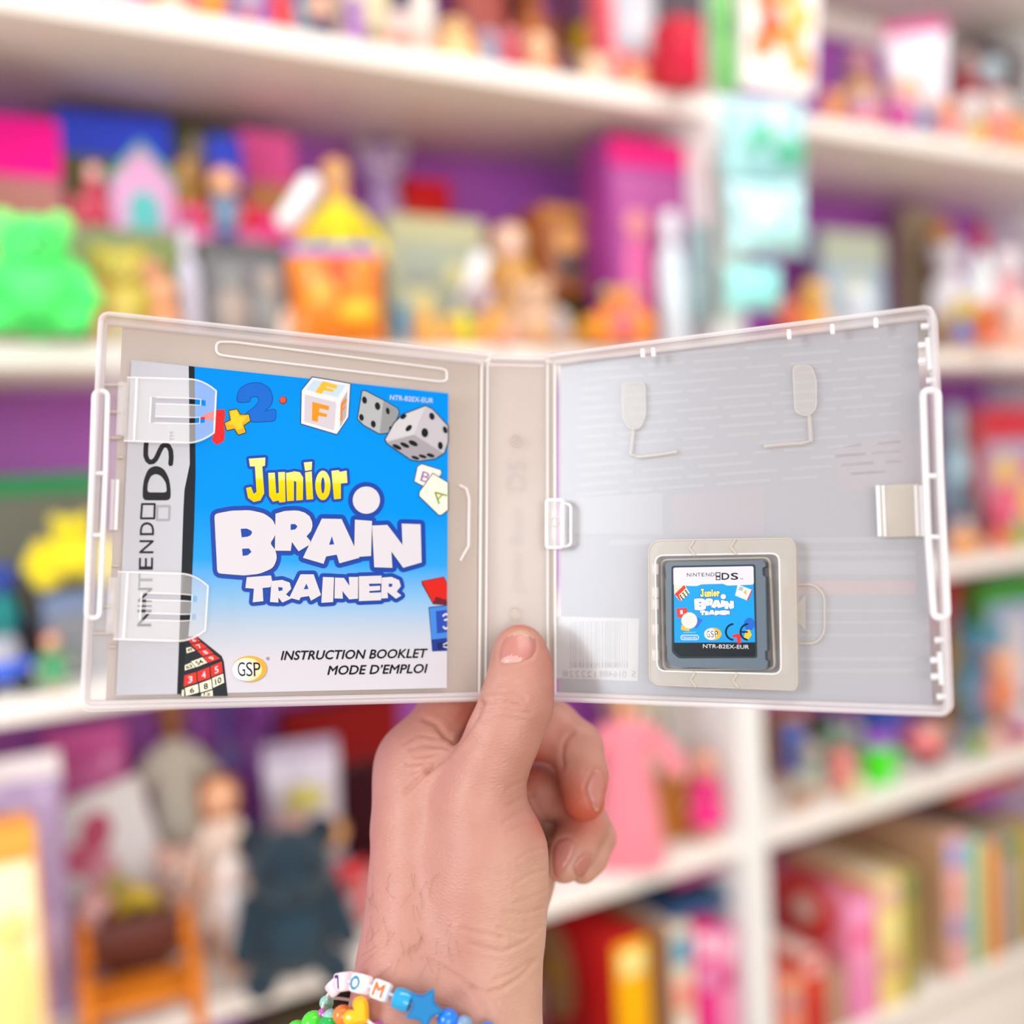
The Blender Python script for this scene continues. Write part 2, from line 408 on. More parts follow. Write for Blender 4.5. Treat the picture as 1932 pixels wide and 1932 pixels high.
def card(t, w, h, c, d=.012, tilt=0):
    """stiff picture card or board with printed shapes"""
    b = MB(); b.box((0, 0, h/2), (w, d, h), mat(c[0], 'paper'), .002); b.build('board', t)
    rnd = random.Random(len(c)*7+int(w*1e4))
    for i, cc in enumerate(c[1:]):
        b = MB(); x = (rnd.random()-.5)*w*.62; z = h*(.2+.62*(i+.5)/len(c[1:]))
        b.ell((x, -d/2-.0004, z), (w*.2, .0012, h*.1), mat(cc, 'print'), rot=RY(rnd.random()*2), n=12, k=6); b.build('printed_picture', t)

def robe(t, w, h, c):
    """doll's robe with wide sleeves on a hanger-like body"""
    m = mat(c[0], 'fabric'); sk = mat(c[1])
    pr = [(w*.40, 0), (w*.42, h*.02), (w*.36, h*.3), (w*.29, h*.6), (w*.27, h*.8), (w*.2, h*.87), (w*.08, h*.9)]
    vs = []; fs = []; n = 40
    for r, z in pr:
        for j in range(n):
            a = 2*PI*j/n; k = 1+.09*(1-z/h)*math.sin(a*9)
            vs.append((r*k*math.cos(a), r*k*.55*math.sin(a), z))
    for i in range(len(pr)-1):
        for j in range(n): fs.append((i*n+j, i*n+(j+1) % n, (i+1)*n+(j+1) % n, (i+1)*n+j))
    b = MB(); b.raw(vs, fs, m); b.build('gown', t, sharp=80)
    for s in (-1, 1):
        b = MB(); b.tube([(s*w*.2, 0, h*.84), (s*w*.42, -w*.03, h*.72), (s*w*.62, -w*.06, h*.57)], [w*.1, w*.12, w*.14], m, n=14); b.build('sleeve', t)
        b = MB(); b.ell((s*w*.66, -w*.07, h*.545), w*.07, sk); b.build('hand', t)
    b = MB(); b.cap((0, 0, h*.88), (0, 0, h*.97), w*.08, w*.08, sk); b.ell((0, 0, h*1.04), (w*.17, w*.17, w*.2), sk); b.build('head', t)
    b = MB(); b.ell((0, w*.05, h*1.06), (w*.2, w*.18, w*.22), mat(c[2], 'hair'), fn=lambda p: Vector((p.x, max(p.y, -w*.08), p.z))); b.ell((0, w*.1, h*.96), (w*.19, w*.08, w*.22), mat(c[2], 'hair')); b.build('hair', t)
    eyes(t, 'eye', (0, 0, h*1.05), w*.06, w*.02, -w*.165)

BUILD = dict(fig=fig, doll=doll, plush=plush, box=carton, book=book, game=gamebox, ball=ball, bottle=bottle, cup=cup, car=car, bag=bag,
             house=house, chair=chair, basket=basket, card=card, robe=robe, capsule=capsule)
NAME = dict(fig='toy_figure', doll='toy_doll', plush='plush_toy', box='toy_package', book='storybook', game='game_box', ball='toy_ball', bottle='toy_bottle',
            cup='toy_cup', car='toy_car', bag='toy_bag', house='toy_house', chair='doll_rocking_chair', basket='flower_basket', card='picture_card', robe='robed_doll', capsule='highlight_pill')
CAT = dict(fig='toy figure', doll='doll', plush='soft toy', box='toy package', book='book', game='game box', ball='ball', bottle='bottle', cup='cup', car='toy car', bag='bag',
           house='toy house', chair='doll chair', basket='basket', card='card', robe='doll', capsule='capsule')
GRP = {'A': 'toys on the topmost long shelf', 'B': 'toys on the shelf above the game case', 'C': 'toys on the shelf beside the game case', 'D': 'toys on the shelf below the game case', 'E': 'boxes on the lowest shelf'}
INSET = {   # how far behind the shelf front each toy stands, so that none cut into another
 'peach orange plush with a white belly on the top shelf': 0.092,
 'orange and lime toy figure on the top shelf beside the peach plush': 0.038,
 'all purple toy figure standing in front of the cream package': 0.056,
 'small brown ball beside the purple figure': 0.034,
 'slim chestnut teddy right of the larger teddy': 0.229,
 'dark grey toy bottle on the top shelf': 0.178,
 'big bright green plush monster sitting at the left edge': -0.010,
 'coral toy figure between the green and the yellow plush': 0.010,
 'tiny doll with a red dress left of the toy house': 0.119,
 'long pink tray shelf under the toy house': 0.184,
 'sage window package right of the green plush': 0.082,
 'mustard yellow toy figure right of the toy house': 0.212,
 'slate blue toy figure on the short pink tray': 0.061,
 'short pink tray right of the long pink tray': 0.111,
 'mustard yellow plush in front of the sage package': 0.038,
 'apricot toy figure right of the mustard plush': -0.006,
 'tall yellow plush with orange ears at the back': 0.071,
 'bubblegum pink tray beside the yellow plush': 0.150,
 'pale lilac plush standing against the purple wall': 0.254,
 'pale sage package in front of the red package': 0.176,
 'doll with golden hair sitting right of the sage package': 0.114,
 'tan plush bear below the doll with golden hair': 0.050,
 'stone grey figure right of the tan plush': -0.010,
 'wide amber figure right of the yellow green ball': 0.012,
 'pink peach figure in front of the tan plush': -0.010,
 'mauve grey figure behind the amber figure': 0.057,
 'white glossy bottle in front of the sage package': 0.105,
 'pumpkin orange plush with a pink face and green ears': -0.009,
 'amber ball left of the pumpkin plush': 0.044,
 'orange brown toy figure hung above the turquoise bag': 0.093,
 'snow white figure with pale blue tint in the right bay': 0.071,
 'coral figure with white hair near the right edge': 0.019,
 'tall red figure with white hair at the back of the right bay': 0.199,
 'tall wine red figure with an icy round head': 0.159,
 'tall orange headed figure at the back of the right bay': 0.186,
 'tall taupe package at the back of the right bay': 0.234,
 'royal blue figure at the shelf edge right of the case corner': 0.000,
 'dull yellow ball below the greyish white plush': 0.069,
 'small tangerine figure behind the case corner': 0.117,
 'small doll with red hair and a green dress beside the case': 0.008,
 'blue toy car with a grey window at the left edge': 0.042,
 'baby doll with auburn hair sitting before the navy plush': 0.097,
 'large dark navy plush sitting right of the baby doll': 0.002,
 'small white figure in front of the baby doll': 0.048,
 'pale peach plush between the basket and the baby doll': 0.154,
 'brown basket of mustard flowers behind the rocking chair': 0.090,
 'white board with red and yellow prints leaning back': 0.186,
 'dark maroon plush behind the orange edged package': 0.122,
 'lilac bag with a white top behind the orange edged package': 0.072,
 'cream plush behind the pink robed doll': 0.188,
 'golden yellow package behind the magenta dressed doll': 0.192,
 'brown package between the two dolls': 0.086,
 'salmon red figure left of the neon green cup': 0.047,
 'cream yellow ball at the edge by the salmon red figure': 0.013,
 'tan orange figure right of the tilted red car': 0.126,
 'steel grey ball right of the tan orange figure': 0.084,
 'teal plush in front of the red topped package': 0.149,
 'apricot figure right of the teal plush': 0.080,
 'dull gold egg behind the teal plush': 0.219,
 'grey beige ball beside the cobalt blue card': 0.239,
 'cobalt blue card hung above the short pink tray': 0.171,
 'shell pink ball at the edge of the right bay': -0.010,
 'raspberry ball in front of the red package': 0.077,
 'soft green ball at the right edge': 0.033,
 'pale pink ball left of the flower basket': 0.146,
 'mustard yellow package under the pink package': 0.133,
 'rose pink package stacked on the mustard package': 0.080,
 'dusty blue bottle beside the right edge of the case': 0.135,
 'charcoal blue bottle behind the orange figure': 0.085,
 'violet bottle right of the cream robed doll': 0.267,
 'tall orchid purple bottle against the back wall': 0.285,
 'doll in a cream robe with brown hair behind the white board': 0.242,
 'crimson package at the right end of the top shelf': -0.010,
 'grey package stacked on the crimson package': 0.021,
 'lilac toy house with a teal roof and door': 0.125,
 'grey window package under the bubblegum tray': 0.036,
 'orange bag with a blue header in front of the yellow plush': -0.010,
 'orange brown package lying on the olive one': 0.172,
 'olive green package under the orange brown one': 0.254,
 'red topped package right of the case corner': 0.268,
 'green topped package at the right edge': 0.204,
 'magenta pink bag at the back of the lower shelf': 0.221,
 'yellow green ball in the row of honey figures': 0.032,
 'vermilion figure right of the dull yellow ball': 0.010,
 'orange wooden doll rocking chair on the lower shelf': -0.010,
 'plain red package standing against the purple wall': 0.276,
 'small figure in sky blue sitting on the rocking chair': 0.044,
 'small doll in a magenta dress beside the upright': 0.030,
 'magenta figure with pale hair at the right edge': 0.030,
 'lilac white tall bottle between two window packages': 0.018,
 'package with a hot pink header at the left edge': 0.149,
 'tall playset package with a blue header behind the toy house': 0.258,
 'white ball at the edge beside the striped hat plush': 0.023,
 'olive playset package right of the blue headed one': 0.274,
 'blue package against the wall left of the upright': 0.239,
 'pink package behind the capsule-shaped highlight': 0.216,
 'greyish white plush with a big round head': 0.144,
 'dark plum package behind the coral figure': 0.232,
 'white ball at the edge in front of the grey window package': 0.023,
 'bottle-shaped pale highlight in front of the pink doll package': 0.021,
 'tall pink fashion doll package by the upright': 0.090,
 'lamp highlight shaped as a white capsule in front of the sage package': 0.110,
 'tawny orange figure first in the row by the orange bag': 0.020,
 'grey teal card hung at the left edge of the upright': -0.010,
 'thin brown strip for the shaded side of the upright': -0.002,
 'tall yellow robed doll with a peach head behind the orange bag': 0.093,
}
ABOVE = dict(base='E', A='roof', B='A', C='B', D='C', E='D')
STACKED = ('rose pink package stacked on the mustard package', 'grey package stacked on the crimson package')
def T(kind, level, x0, y0, x1, y1, inset, cols, label, rz=None, stand=None, lean=0, ly=0, name=None, cat=None, grp=None, **kw):
    inset = INSET.get(label, inset)
    p, w, h = spot(level, x0, y0, x1, y1, inset, stand)
    flat = kind in ('box', 'book', 'game', 'card', 'house')
    if flat:      # front face seen obliquely along the wall
        a = on_y(x0, (y0+y1)/2, p.y); c_ = on_y(x1, (y0+y1)/2, p.y)
        if rz is None: rz = 0; w = c_.x-a.x
    elif rz is None: rz = face(p)
    r = empty(name or NAME[kind], p, rz)
    if lean or ly: r.rotation_euler = (ly, lean, rz)
    tag(r, label, cat or CAT[kind], grp or (GRP.get(level) if kind in ('fig', 'ball', 'box', 'book', 'game') else None))
    BUILD[kind](r, w, h, cols.split(), **kw)
    lo_ = min((v.co.z for o in r.children for v in o.data.vertices), default=0)      # rest the lowest point on the shelf
    if lo_ < 0: r.location.z -= lo_
    if lean: r.location.z += abs(math.sin(lean))*w*.5
    if stand is None or level != 'A' or label in STACKED:
        Rm = r.rotation_euler.to_matrix()
        P_ = [Rm @ v.co+r.location for o in r.children for v in o.data.vertices]
        x0_, x1_ = min(p.x for p in P_), max(p.x for p in P_); y1_ = max(p.y for p in P_); z1_ = max(p.z for p in P_)
        if p.x < PX+PW/2: r.location.x -= max(0, x1_-(PX-.0015))          # keep clear of the uprights, the wall and the shelf above
        else: r.location.x += max(0, PX+PW+.0015-x0_)-max(0, x1_-(XR-.0015))
        r.location.y -= max(0, y1_-(D0+DEP-.0015))
        top = ZB[ABOVE[level]]-.003
        if z1_ > top: r.scale.z = (top-r.location.z)/(z1_-r.location.z)
    return r
# ------------------------------------------------------------------ toys: kind, shelf, photo extent, depth on the shelf, colours, label
# --- topmost long shelf, left bay
T('fig', 'A', 120, -70, 170, 30, .06, 'c86a50 f0b890 6a3a20', 'dusty red toy figure nearest the left end of the top shelf')
T('fig', 'A', 205, -50, 245, 25, .06, 'd8a0a8 f2c8b0 a06050', 'pale rose toy figure on the top shelf left of the peach plush')
T('plush', 'A', 268, -60, 372, 40, .08, 'f0905a fff0e4 e87840', 'peach orange plush with a white belly on the top shelf')
T('fig', 'A', 374, -50, 428, 48, .05, 'f08a18 a8c850 e0701a 9cc050', 'orange and lime toy figure on the top shelf beside the peach plush')
T('fig', 'A', 428, -40, 500, 50, .07, '6a68c8 c8c0e0 4a58c0 c0505a', 'lilac blue toy figure with red feet on the top shelf')
T('doll', 'A', 500, -40, 562, 60, .06, 'e03a28 f08a70 c82818', 'small doll in a bright red dress on the top shelf')
T('bottle', 'A', 545, -60, 596, 40, .17, '3aa0b8 2a7890', 'teal toy bottle behind the red dressed doll')
T('fig', 'A', 570, -10, 638, 66, .05, '2a2858 e8b8a0 4a3030 201c40', 'navy toy figure with a pale round face on the top shelf')
T('box', 'A', 630, -80, 722, 70, .20, 'd8c8a0 c8b070 e0d4b0', 'tall cream package behind the purple figure on the top shelf')
T('fig', 'A', 648, -6, 690, 78, .05, 'a868c0 b888d0 8048a0', 'all purple toy figure standing in front of the cream package')
T('ball', 'A', 690, 52, 716, 86, .04, '7a5a1c 5a4010', 'small brown ball beside the purple figure')
T('box', 'A', 722, -80, 772, 76, .22, '2a1a5a 1c1040 2a1a58', 'narrow midnight blue package behind the salmon figure')
T('fig', 'A', 722, 26, 790, 98, .05, 'f08878 f8dcd4 b8a8b0', 'salmon pink toy figure with pale hair on the top shelf')
T('bottle', 'A', 772, -90, 818, 100, .10, 'ece4d8 e0d8c8', 'slender cream white bottle on the top shelf')
T('plush', 'A', 818, 34, 896, 116, .06, 'f0b470 f8d8a8 585860', 'amber plush with dark grey ears on the top shelf')
T('box', 'A', 862, -90, 936, 100, .20, 'a85850 b86860 a05048', 'dusty red package behind the amber plush')
T('fig', 'A', 900, 60, 942, 120, .05, '88a8c8 b8a8c0 6a88b0', 'pale blue toy figure right of the amber plush')
T('box', 'A', 937, -90, 972, 110, .22, '5a1420 481018 601820', 'narrow maroon package on the top shelf')
T('fig', 'A', 942, 56, 984, 122, .05, 'd04860 e07888 a83048', 'crimson pink toy figure beside the pale blue one')
T('plush', 'A', 968, -50, 1040, 100, .16, '9a5020 b87038 883c14', 'dark orange brown teddy at the back of the top shelf')
T('fig', 'A', 986, 68, 1046, 134, .05, 'f0a078 f8c8a0 f0a888', 'peach toy figure in front of the brown teddy')
T('plush', 'A', 1040, -30, 1088, 120, .15, '7a4018 8a5028 6a3210', 'slim chestnut teddy right of the larger teddy')
T('bottle', 'A', 1080, -60, 1124, 120, .12, '56545c 484650', 'dark grey toy bottle on the top shelf')
T('fig', 'A', 1054, 96, 1090, 136, .04, '6a4858 7a5868 4a3040', 'tiny plum figure at the top shelf edge')
T('ball', 'A', 1094, 102, 1140, 150, .04, 'f0d0b0 e8b898', 'cream ball at the edge of the top shelf')
T('fig', 'A', 1136, 106, 1166, 152, .04, 'f0a8a8 f8d0c0 f0b8b0', 'tiny pale pink figure beside the cream ball')
T('box', 'A', 1132, 62, 1250, 150, .10, 'd8b000 d8a000 d0a008', 'mustard yellow package under the pink package')
T('box', 'A', 1130, -80, 1262, 62, .10, 'f06878 f890a0 b8bcc8 d8d8e0', 'rose pink package stacked on the mustard package', stand=1.846+.056)
T('ball', 'A', 1174, 118, 1222, 166, .03, 'f0b088 e89870', 'peach ball in front of the mustard package')
T('box', 'A', 1252, 46, 1304, 175, .07, 'c81c38 d03848 c82040', 'crimson package at the right end of the top shelf')
T('box', 'A', 1258, -80, 1306, 46, .07, '605860 706870 585058', 'grey package stacked on the crimson package', stand=1.846+.088)
# --- shelf above the game case, left bay
T('box', 'B', -60, 236, 112, 440, .12, 'b06070 e80888 a87068 d8a8a8 c86080', 'package with a hot pink header at the left edge', d=.06, hdr=.24)
T('plush', 'B', -30, 405, 165, 668, .03, '4cf070 58f078 80ff80', 'big bright green plush monster sitting at the left edge', name='plush_monster')
T('box', 'B', 113, 228, 330, 668, .20, '6a7a40 4058e8 70803a', 'tall playset package with a blue header behind the toy house', d=.05, hdr=.17, win=False)
T('box', 'B', 328, 250, 456, 668, .21, '5a6828 5a6020 606a30', 'olive playset package right of the blue headed one', d=.04, hdr=.1, win=False)
b_ = T('box', 'B', 126, 392, 346, 440, .12, 'f08098 f06878 f8a0b0', 'long pink tray shelf under the toy house', stand=1.588, hdr=.3, win=False, d=.08, name='pink_tray', cat='tray')
T('box', 'B', 350, 400, 480, 452, .12, 'e878b0 d02848 f0a0d0', 'short pink tray right of the long pink tray', stand=1.581, hdr=.35, win=False, d=.08, name='pink_tray', cat='tray')
T('house', 'B', 205, 268, 322, 396, .11, 'd89cc8 68b0a0 58b8b8', 'lilac toy house with a teal roof and door', stand=1.624)
T('doll', 'B', 150, 310, 206, 396, .11, 'c83858 f8c8c8 e86868', 'tiny doll with a red dress left of the toy house', stand=1.624)
T('fig', 'B', 328, 300, 388, 396, .12, 'd8b050 e8b870 c89838 8a5838', 'mustard yellow toy figure right of the toy house', stand=1.620)
T('fig', 'B', 392, 318, 452, 404, .11, '6888a8 f0b088 a05838 4048a8', 'slate blue toy figure on the short pink tray', stand=1.611)
T('box', 'B', 392, 258, 456, 322, .17, '2e48d0 3050d8 2a40c8', 'cobalt blue card hung above the short pink tray', hdr=0, win=False, d=.012, stand=1.705, name='hanging_card', cat='card')
T('ball', 'B', 350, 252, 384, 284, .20, 'b0a098 a09088', 'grey beige ball beside the cobalt blue card', stand=1.725)
T('box', 'B', 454, 260, 556, 668, .22, 'd84890 e05898 c08858 f8a8c8', 'pink package behind the capsule-shaped highlight', d=.04, hdr=.18)
T('box', 'B', 476, 418, 566, 476, .12, 'f060a8 e83090 f8a8d8', 'bubblegum pink tray beside the yellow plush', stand=1.575, hdr=.3, win=False, d=.07, name='pink_tray', cat='tray')
T('box', 'B', 378, 462, 548, 690, .07, '686866 5c5c58 74747a 8a8a88 a89890', 'grey window package under the bubblegum tray', hdr=.1, d=.04)
T('box', 'B', 138, 440, 338, 690, .10, '8c9868 8a9070 88985c d8c860 e8a080', 'sage window package right of the green plush', hdr=.08, d=.05)
T('plush', 'B', 182, 470, 280, 690, .04, 'd8c850 e8d878 d0b840', 'mustard yellow plush in front of the sage package')
T('fig', 'B', 152, 530, 200, 690, .03, 'f07868 f0a090 e06858', 'coral toy figure between the green and the yellow plush')
T('fig', 'B', 282, 528, 338, 690, .03, 'e8a070 f0b088 d89060', 'apricot toy figure right of the mustard plush')
T('bottle', 'B', 336, 432, 380, 690, .05, 'c8c4d8 d0ccdc', 'lilac white tall bottle between two window packages')
T('ball', 'B', 506, 570, 556, 640, .02, 'f4e8e0 e8c8b8', 'white ball at the edge in front of the grey window package')
T('robe', 'B', 582, 345, 706, 690, .13, 'f0dc28 e8b880 f0a800', 'tall yellow robed doll with a peach head behind the orange bag')
T('bag', 'B', 548, 462, 722, 700, .04, 'f08420 4078e0 f0c018 f0b040 e85020', 'orange bag with a blue header in front of the yellow plush')
T('plush', 'B', 680, 276, 782, 690, .21, 'b898c8 c8b0c8 c0b0b0', 'pale lilac plush standing against the purple wall')
T('box', 'B', 762, 345, 850, 690, .24, 'd01818 d41c1c c81414', 'plain red package standing against the purple wall', hdr=.1, win=False, d=.03)
T('box', 'B', 724, 418, 905, 690, .16, 'b8b898 c8c8a0 a8b0a0 98a098 d0c890', 'pale sage package in front of the red package', hdr=.15, d=.05)
T('doll', 'B', 896, 425, 1036, 690, .10, 'd8a050 f0c8b8 d8b040', 'doll with golden hair sitting right of the sage package')
T('box', 'B', 1000, 402, 1152, 462, .19, 'b86830 d09048 a07050 e8a860 604848', 'orange brown package lying on the olive one', stand=1.493+.098, d=.07, hdr=.15)
T('box', 'B', 1040, 462, 1160, 690, .19, '7a7030 80783a 767034 a8203a 90a010', 'olive green package under the orange brown one', d=.07, hdr=.1)
T('box', 'B', 1156, 278, 1296, 690, .09, 'a03890 e82880 b05898 e09090 d8609c', 'tall pink fashion doll package by the upright', d=.07, hdr=.13)
T('bottle', 'B', 1240, 400, 1298, 690, .025, 'dcecf8 e8f0f8', 'bottle-shaped pale highlight in front of the pink doll package')  # bottle shape added for the white-blue reflection on the package
T('plush', 'B', 950, 530, 1062, 690, .04, 'd8b090 e0bca0 d0a488', 'tan plush bear below the doll with golden hair')
T('fig', 'B', 744, 572, 780, 690, .05, '4898c8 58a0c8 3880b0', 'sky blue toy figure on the edge below the lilac plush')
T('fig', 'B', 776, 585, 832, 690, .02, 'f0a838 f0c070 e89820', 'honey orange figure right of the sky blue one')
T('fig', 'B', 834, 598, 872, 690, .015, 'f0b040 f8c860 f0a830', 'light honey figure second right of the sky blue one')
T('ball', 'B', 850, 588, 896, 645, .055, 'd0d410 c0c808', 'yellow green ball in the row of honey figures')
T('fig', 'B', 892, 590, 968, 690, .02, 'f0a428 f0b860 f09820', 'wide amber figure right of the yellow green ball')
T('fig', 'B', 880, 540, 942, 690, .07, 'b898a0 c0a8b0 a88890', 'mauve grey figure behind the amber figure')
T('fig', 'B', 934, 620, 980, 690, .01, 'f0a090 f8b0a0 f09888', 'pink peach figure in front of the tan plush')
T('fig', 'B', 1036, 586, 1082, 690, .02, 'b8a8a8 c8b8b8 b0a0a0', 'stone grey figure right of the tan plush')
T('ball', 'B', 1078, 600, 1148, 690, .02, 'f0b030 e8a020', 'amber ball left of the pumpkin plush')
T('plush', 'B', 1118, 545, 1224, 690, .015, 'f09020 f07080 90b860', 'pumpkin orange plush with a pink face and green ears')
T('capsule', 'B', 828, 470, 868, 660, .075, 'f8fbff e0e8f0', 'lamp highlight shaped as a white capsule in front of the sage package', lean=.35)  # solid pill added for a lamp reflection on the packaging
T('capsule', 'B', 504, 322, 548, 418, .03, 'fcfcff f0f0f8', 'lamp highlight shaped as a white capsule leaning on the pink trays', lean=.62, stand=1.620)  # second added pill, in place of a slanted lamp highlight
for q in ((612, 600, 650, 'f0a040 f8c080 e89028', 'tawny orange figure first in the row by the orange bag', .012), (690, 612, 726, 'e88868 f0b090 d87858', 'rosy tan figure second in the row by the orange bag', .02),
          (800, 612, 836, 'f4b848 f8d080 f0a020', 'small saffron figure in front of the honey orange figure', -.004), (1000, 612, 1036, 'e8a860 f0c088 d89040', 'sandy figure at the edge under the tan plush', -.002), (1196, 600, 1236, 'f07828 f8a060 e06818', 'deep orange figure right of the pumpkin plush', .02)):
    T('fig', 'B', q[0], q[1], q[2], 690, q[5], q[3], q[4])
for q in ((300, 10, 334, 'f8f0e8 f0d8c8 e8c8b0', 'ivory figure at the edge before the peach orange plush', .01), (455, 18, 486, 'f06030 f8a080 e04820', 'flame red figure at the edge before the lilac blue one', .015), (1004, 84, 1030, 'f8b890 f8d0b0 f0a078', 'small apricot figure before the peach figure', .006)):
    T('fig', 'A', q[0], q[1], q[2], q[1]+60, q[5], q[3], q[4])
# --- things hung on and standing against the upright
def hang(kind, x0, y0, x1, y1, cols, label, Y, **kw):
    p = on_y((x0+x1)/2, y1, Y); q = on_y((x0+x1)/2, y0, Y)
    return T(kind, 'A', x0, y0, x1, y1, Y-D0, cols, label, stand=p.z, **kw)
hang('card', 1382, -60, 1532, 182, 'faf6f2 e89820 e87028 f09018 e05038 f0b030 e86830 f0a020', 'white picture card with orange shapes hung on the upright', D0-.028, rz=-.25, lean=.10, d=.02)
hang('bag', 1350, 190, 1530, 340, 'a8e0e4 c8e4f0 38b888 40c090 e0f4f8', 'mint cellophane bag with green pieces hung below the picture card', D0-.056, rz=-.2)
hang('bag', 1364, 346, 1530, 480, 'c0f0f4 d8f4fc b8f0ec e8fcfc', 'ice blue cellophane bag hung in the middle of the upright', D0-.055, rz=-.2)
hang('bag', 1362, 500, 1480, 585, 'a0f0ec b0ece8 98e8e4', 'small turquoise bag hung lowest on the upright', D0-.042, rz=-.2)
hang('fig', 1366, 462, 1416, 520, 'c88838 e0a868 5a3c20 884c18', 'orange brown toy figure hung above the turquoise bag', D0-.03)
hang('card', 1300, 424, 1342, 606, '8aa2a8 a8bcc0 98b0b8', 'grey teal card hung at the left edge of the upright', D0-.010, d=.006)
hang('card', 1344, 300, 1364, 600, 'a08878 b09888', 'thin brown strip for the shaded side of the upright', D0-.014, d=.005)  # brown strip added for the upright's side lying in shade
hang('card', 1344, -20, 1386, 172, '70b868 88d078 60a858', 'narrow green card hung on the upright beside the picture card', D0-.012, d=.006)
# --- top long shelf, right bay
T('fig', 'A', 1553, 172, 1588, 245, .03, 'e89048 f0a870 c87030', 'orange figure first on the right bay of the top shelf')
T('doll', 'A', 1572, 92, 1672, 245, .14, 'd0a048 c88890 6878a0', 'doll with slate blue hair and mustard dress on the right bay')
T('fig', 'A', 1600, 178, 1660, 248, .04, 'e888a0 d8b8d0 c8a0c8', 'rose figure with lilac hair in the right bay')
T('bag', 'A', 1670, 42, 1786, 255, .10, 'f0e8f4 d04890 f0c8a8 f0b898', 'white bag with a magenta header on the right bay of the top shelf')
T('ball', 'A', 1664, 188, 1724, 250, .03, 'c85098 b84090', 'magenta ball in front of the white bag')
T('fig', 'A', 1728, 180, 1768, 258, .03, '5878b0 e0d0d8 4870a8', 'figure with a blue cap right of the magenta ball')
T('fig', 'A', 1766, 194, 1810, 266, .03, 'f09098 f0a070 e88048', 'pink figure with orange hair in the right bay')
T('fig', 'A', 1802, 182, 1862, 275, .06, 'd8e0ec e8e0e0 e4ecf4', 'snow white figure with pale blue tint in the right bay')
T('ball', 'A', 1824, 226, 1860, 272, .015, 'e8c870 d8b050', 'pale yellow ball at the edge below the snow white figure')
T('fig', 'A', 1804, 98, 1850, 270, .20, 'c03028 e0c0b8 d8d0d0', 'tall red figure with white hair at the back of the right bay')
T('fig', 'A', 1846, 112, 1898, 270, .17, 'a03848 c0d8e0 b8d4dc', 'tall wine red figure with an icy round head')
T('fig', 'A', 1864, 178, 1912, 282, .03, 'f08878 f0e0d8 e0e4e0', 'coral figure with white hair near the right edge')
T('fig', 'A', 1908, 220, 1950, 290, .03, 'f0a048 f0b868 d88030', 'bright orange figure at the right edge of the top shelf')
T('box', 'A', 1896, 120, 1975, 285, .22, '482038 401830 503048', 'dark plum package behind the coral figure')
# --- shelf above the case, right bay
T('box', 'B', 1542, 440, 1660, 690, .20, 'a0b4c8 c8d4c0 b0c4d4 d8dcb0', 'pale blue package with a yellowish band against the purple wall', d=.03, hdr=.25)
T('fig', 'B', 1506, 530, 1566, 690, .04, 'f0a830 e8b868 c88028', 'golden yellow figure left of the white ball headed figure')
T('fig', 'B', 1462, 566, 1516, 690, .03, 'd85828 e87058 a04018', 'rust red figure first on the right bay of its shelf')
T('fig', 'B', 1590, 545, 1648, 690, .06, 'c8d4e8 e4ecf8 d0e0f0', 'icy white figure in front of the pale blue package')
T('box', 'B', 1700, 396, 1762, 690, .23, '988870 a09078 8c7c64', 'tall taupe package at the back of the right bay', d=.03)
T('fig', 'B', 1752, 420, 1802, 690, .19, 'a86850 e0a058 d08838', 'tall orange headed figure at the back of the right bay')
T('plush', 'B', 1756, 460, 1824, 690, .12, 'd8d4dc e8e4ec c0b8c4', 'greyish white plush with a big round head')
T('bottle', 'B', 1826, 425, 1876, 690, .11, 'e4ecf0 a81848', 'white bottle with a crimson cap')
T('fig', 'B', 1874, 470, 1930, 690, .10, 'e8a8b0 f0e8f0 e8dce4', 'pink figure with a white round head right of the bottle')
T('ball', 'B', 1786, 562, 1856, 690, .03, 'd0b038 c8a030', 'dull yellow ball below the greyish white plush')
T('fig', 'B', 1796, 604, 1836, 690, .012, '5870c8 6880d0 4860b8', 'royal blue figure at the shelf edge right of the case corner')
T('fig', 'B', 1842, 572, 1886, 690, .03, 'e06030 e88850 d05020', 'vermilion figure right of the dull yellow ball')
T('fig', 'B', 1890, 565, 1948, 690, .02, 'f0c0b0 f4dcd0 e8b8a8', 'blush figure at the right edge of its shelf')
T('fig', 'B', 1774, 596, 1804, 690, .04, 'f0a030 f0b860 e89028', 'small tangerine figure behind the case corner')
T('ball', 'B', 1842, 640, 1890, 690, .008, 'f0a890 e89880', 'shell pink ball at the edge of the right bay')
# --- shelf beside the case, left
T('box', 'C', -60, 895, 200, 1370, .21, '7a7c6e 30a060 708060 989c9c', 'wide package with a green lid left of the game case', hdr=.1, d=.04, win=False)
T('box', 'C', 84, 1112, 216, 1370, .10, '6a7a98 7c8cb0 84868c', 'slate grey package beside the left edge of the game case', d=.06, hdr=.2)
T('plush', 'C', 62, 978, 216, 1112, .095, 'f0dc10 f4e428 d8c840', 'sunny yellow plush on top of the slate grey package', stand=on_y(150, 1112, D0+.07).z+.003)
T('car', 'C', -50, 1200, 62, 1330, .03, '1858e0 a8a8b8', 'blue toy car with a grey window at the left edge')
T('fig', 'C', -20, 1065, 40, 1360, .12, '1aa0a0 3858c0 2848c0 b8b0b0', 'teal figure with blue hair behind the blue car')
T('bottle', 'C', 24, 1110, 70, 1370, .16, '3a2820 583820', 'dark brown bottle left of the yellow plush')
T('doll', 'C', 62, 1195, 140, 1350, .02, '50a070 f0c8a0 e03028', 'small doll with red hair and a green dress beside the case')
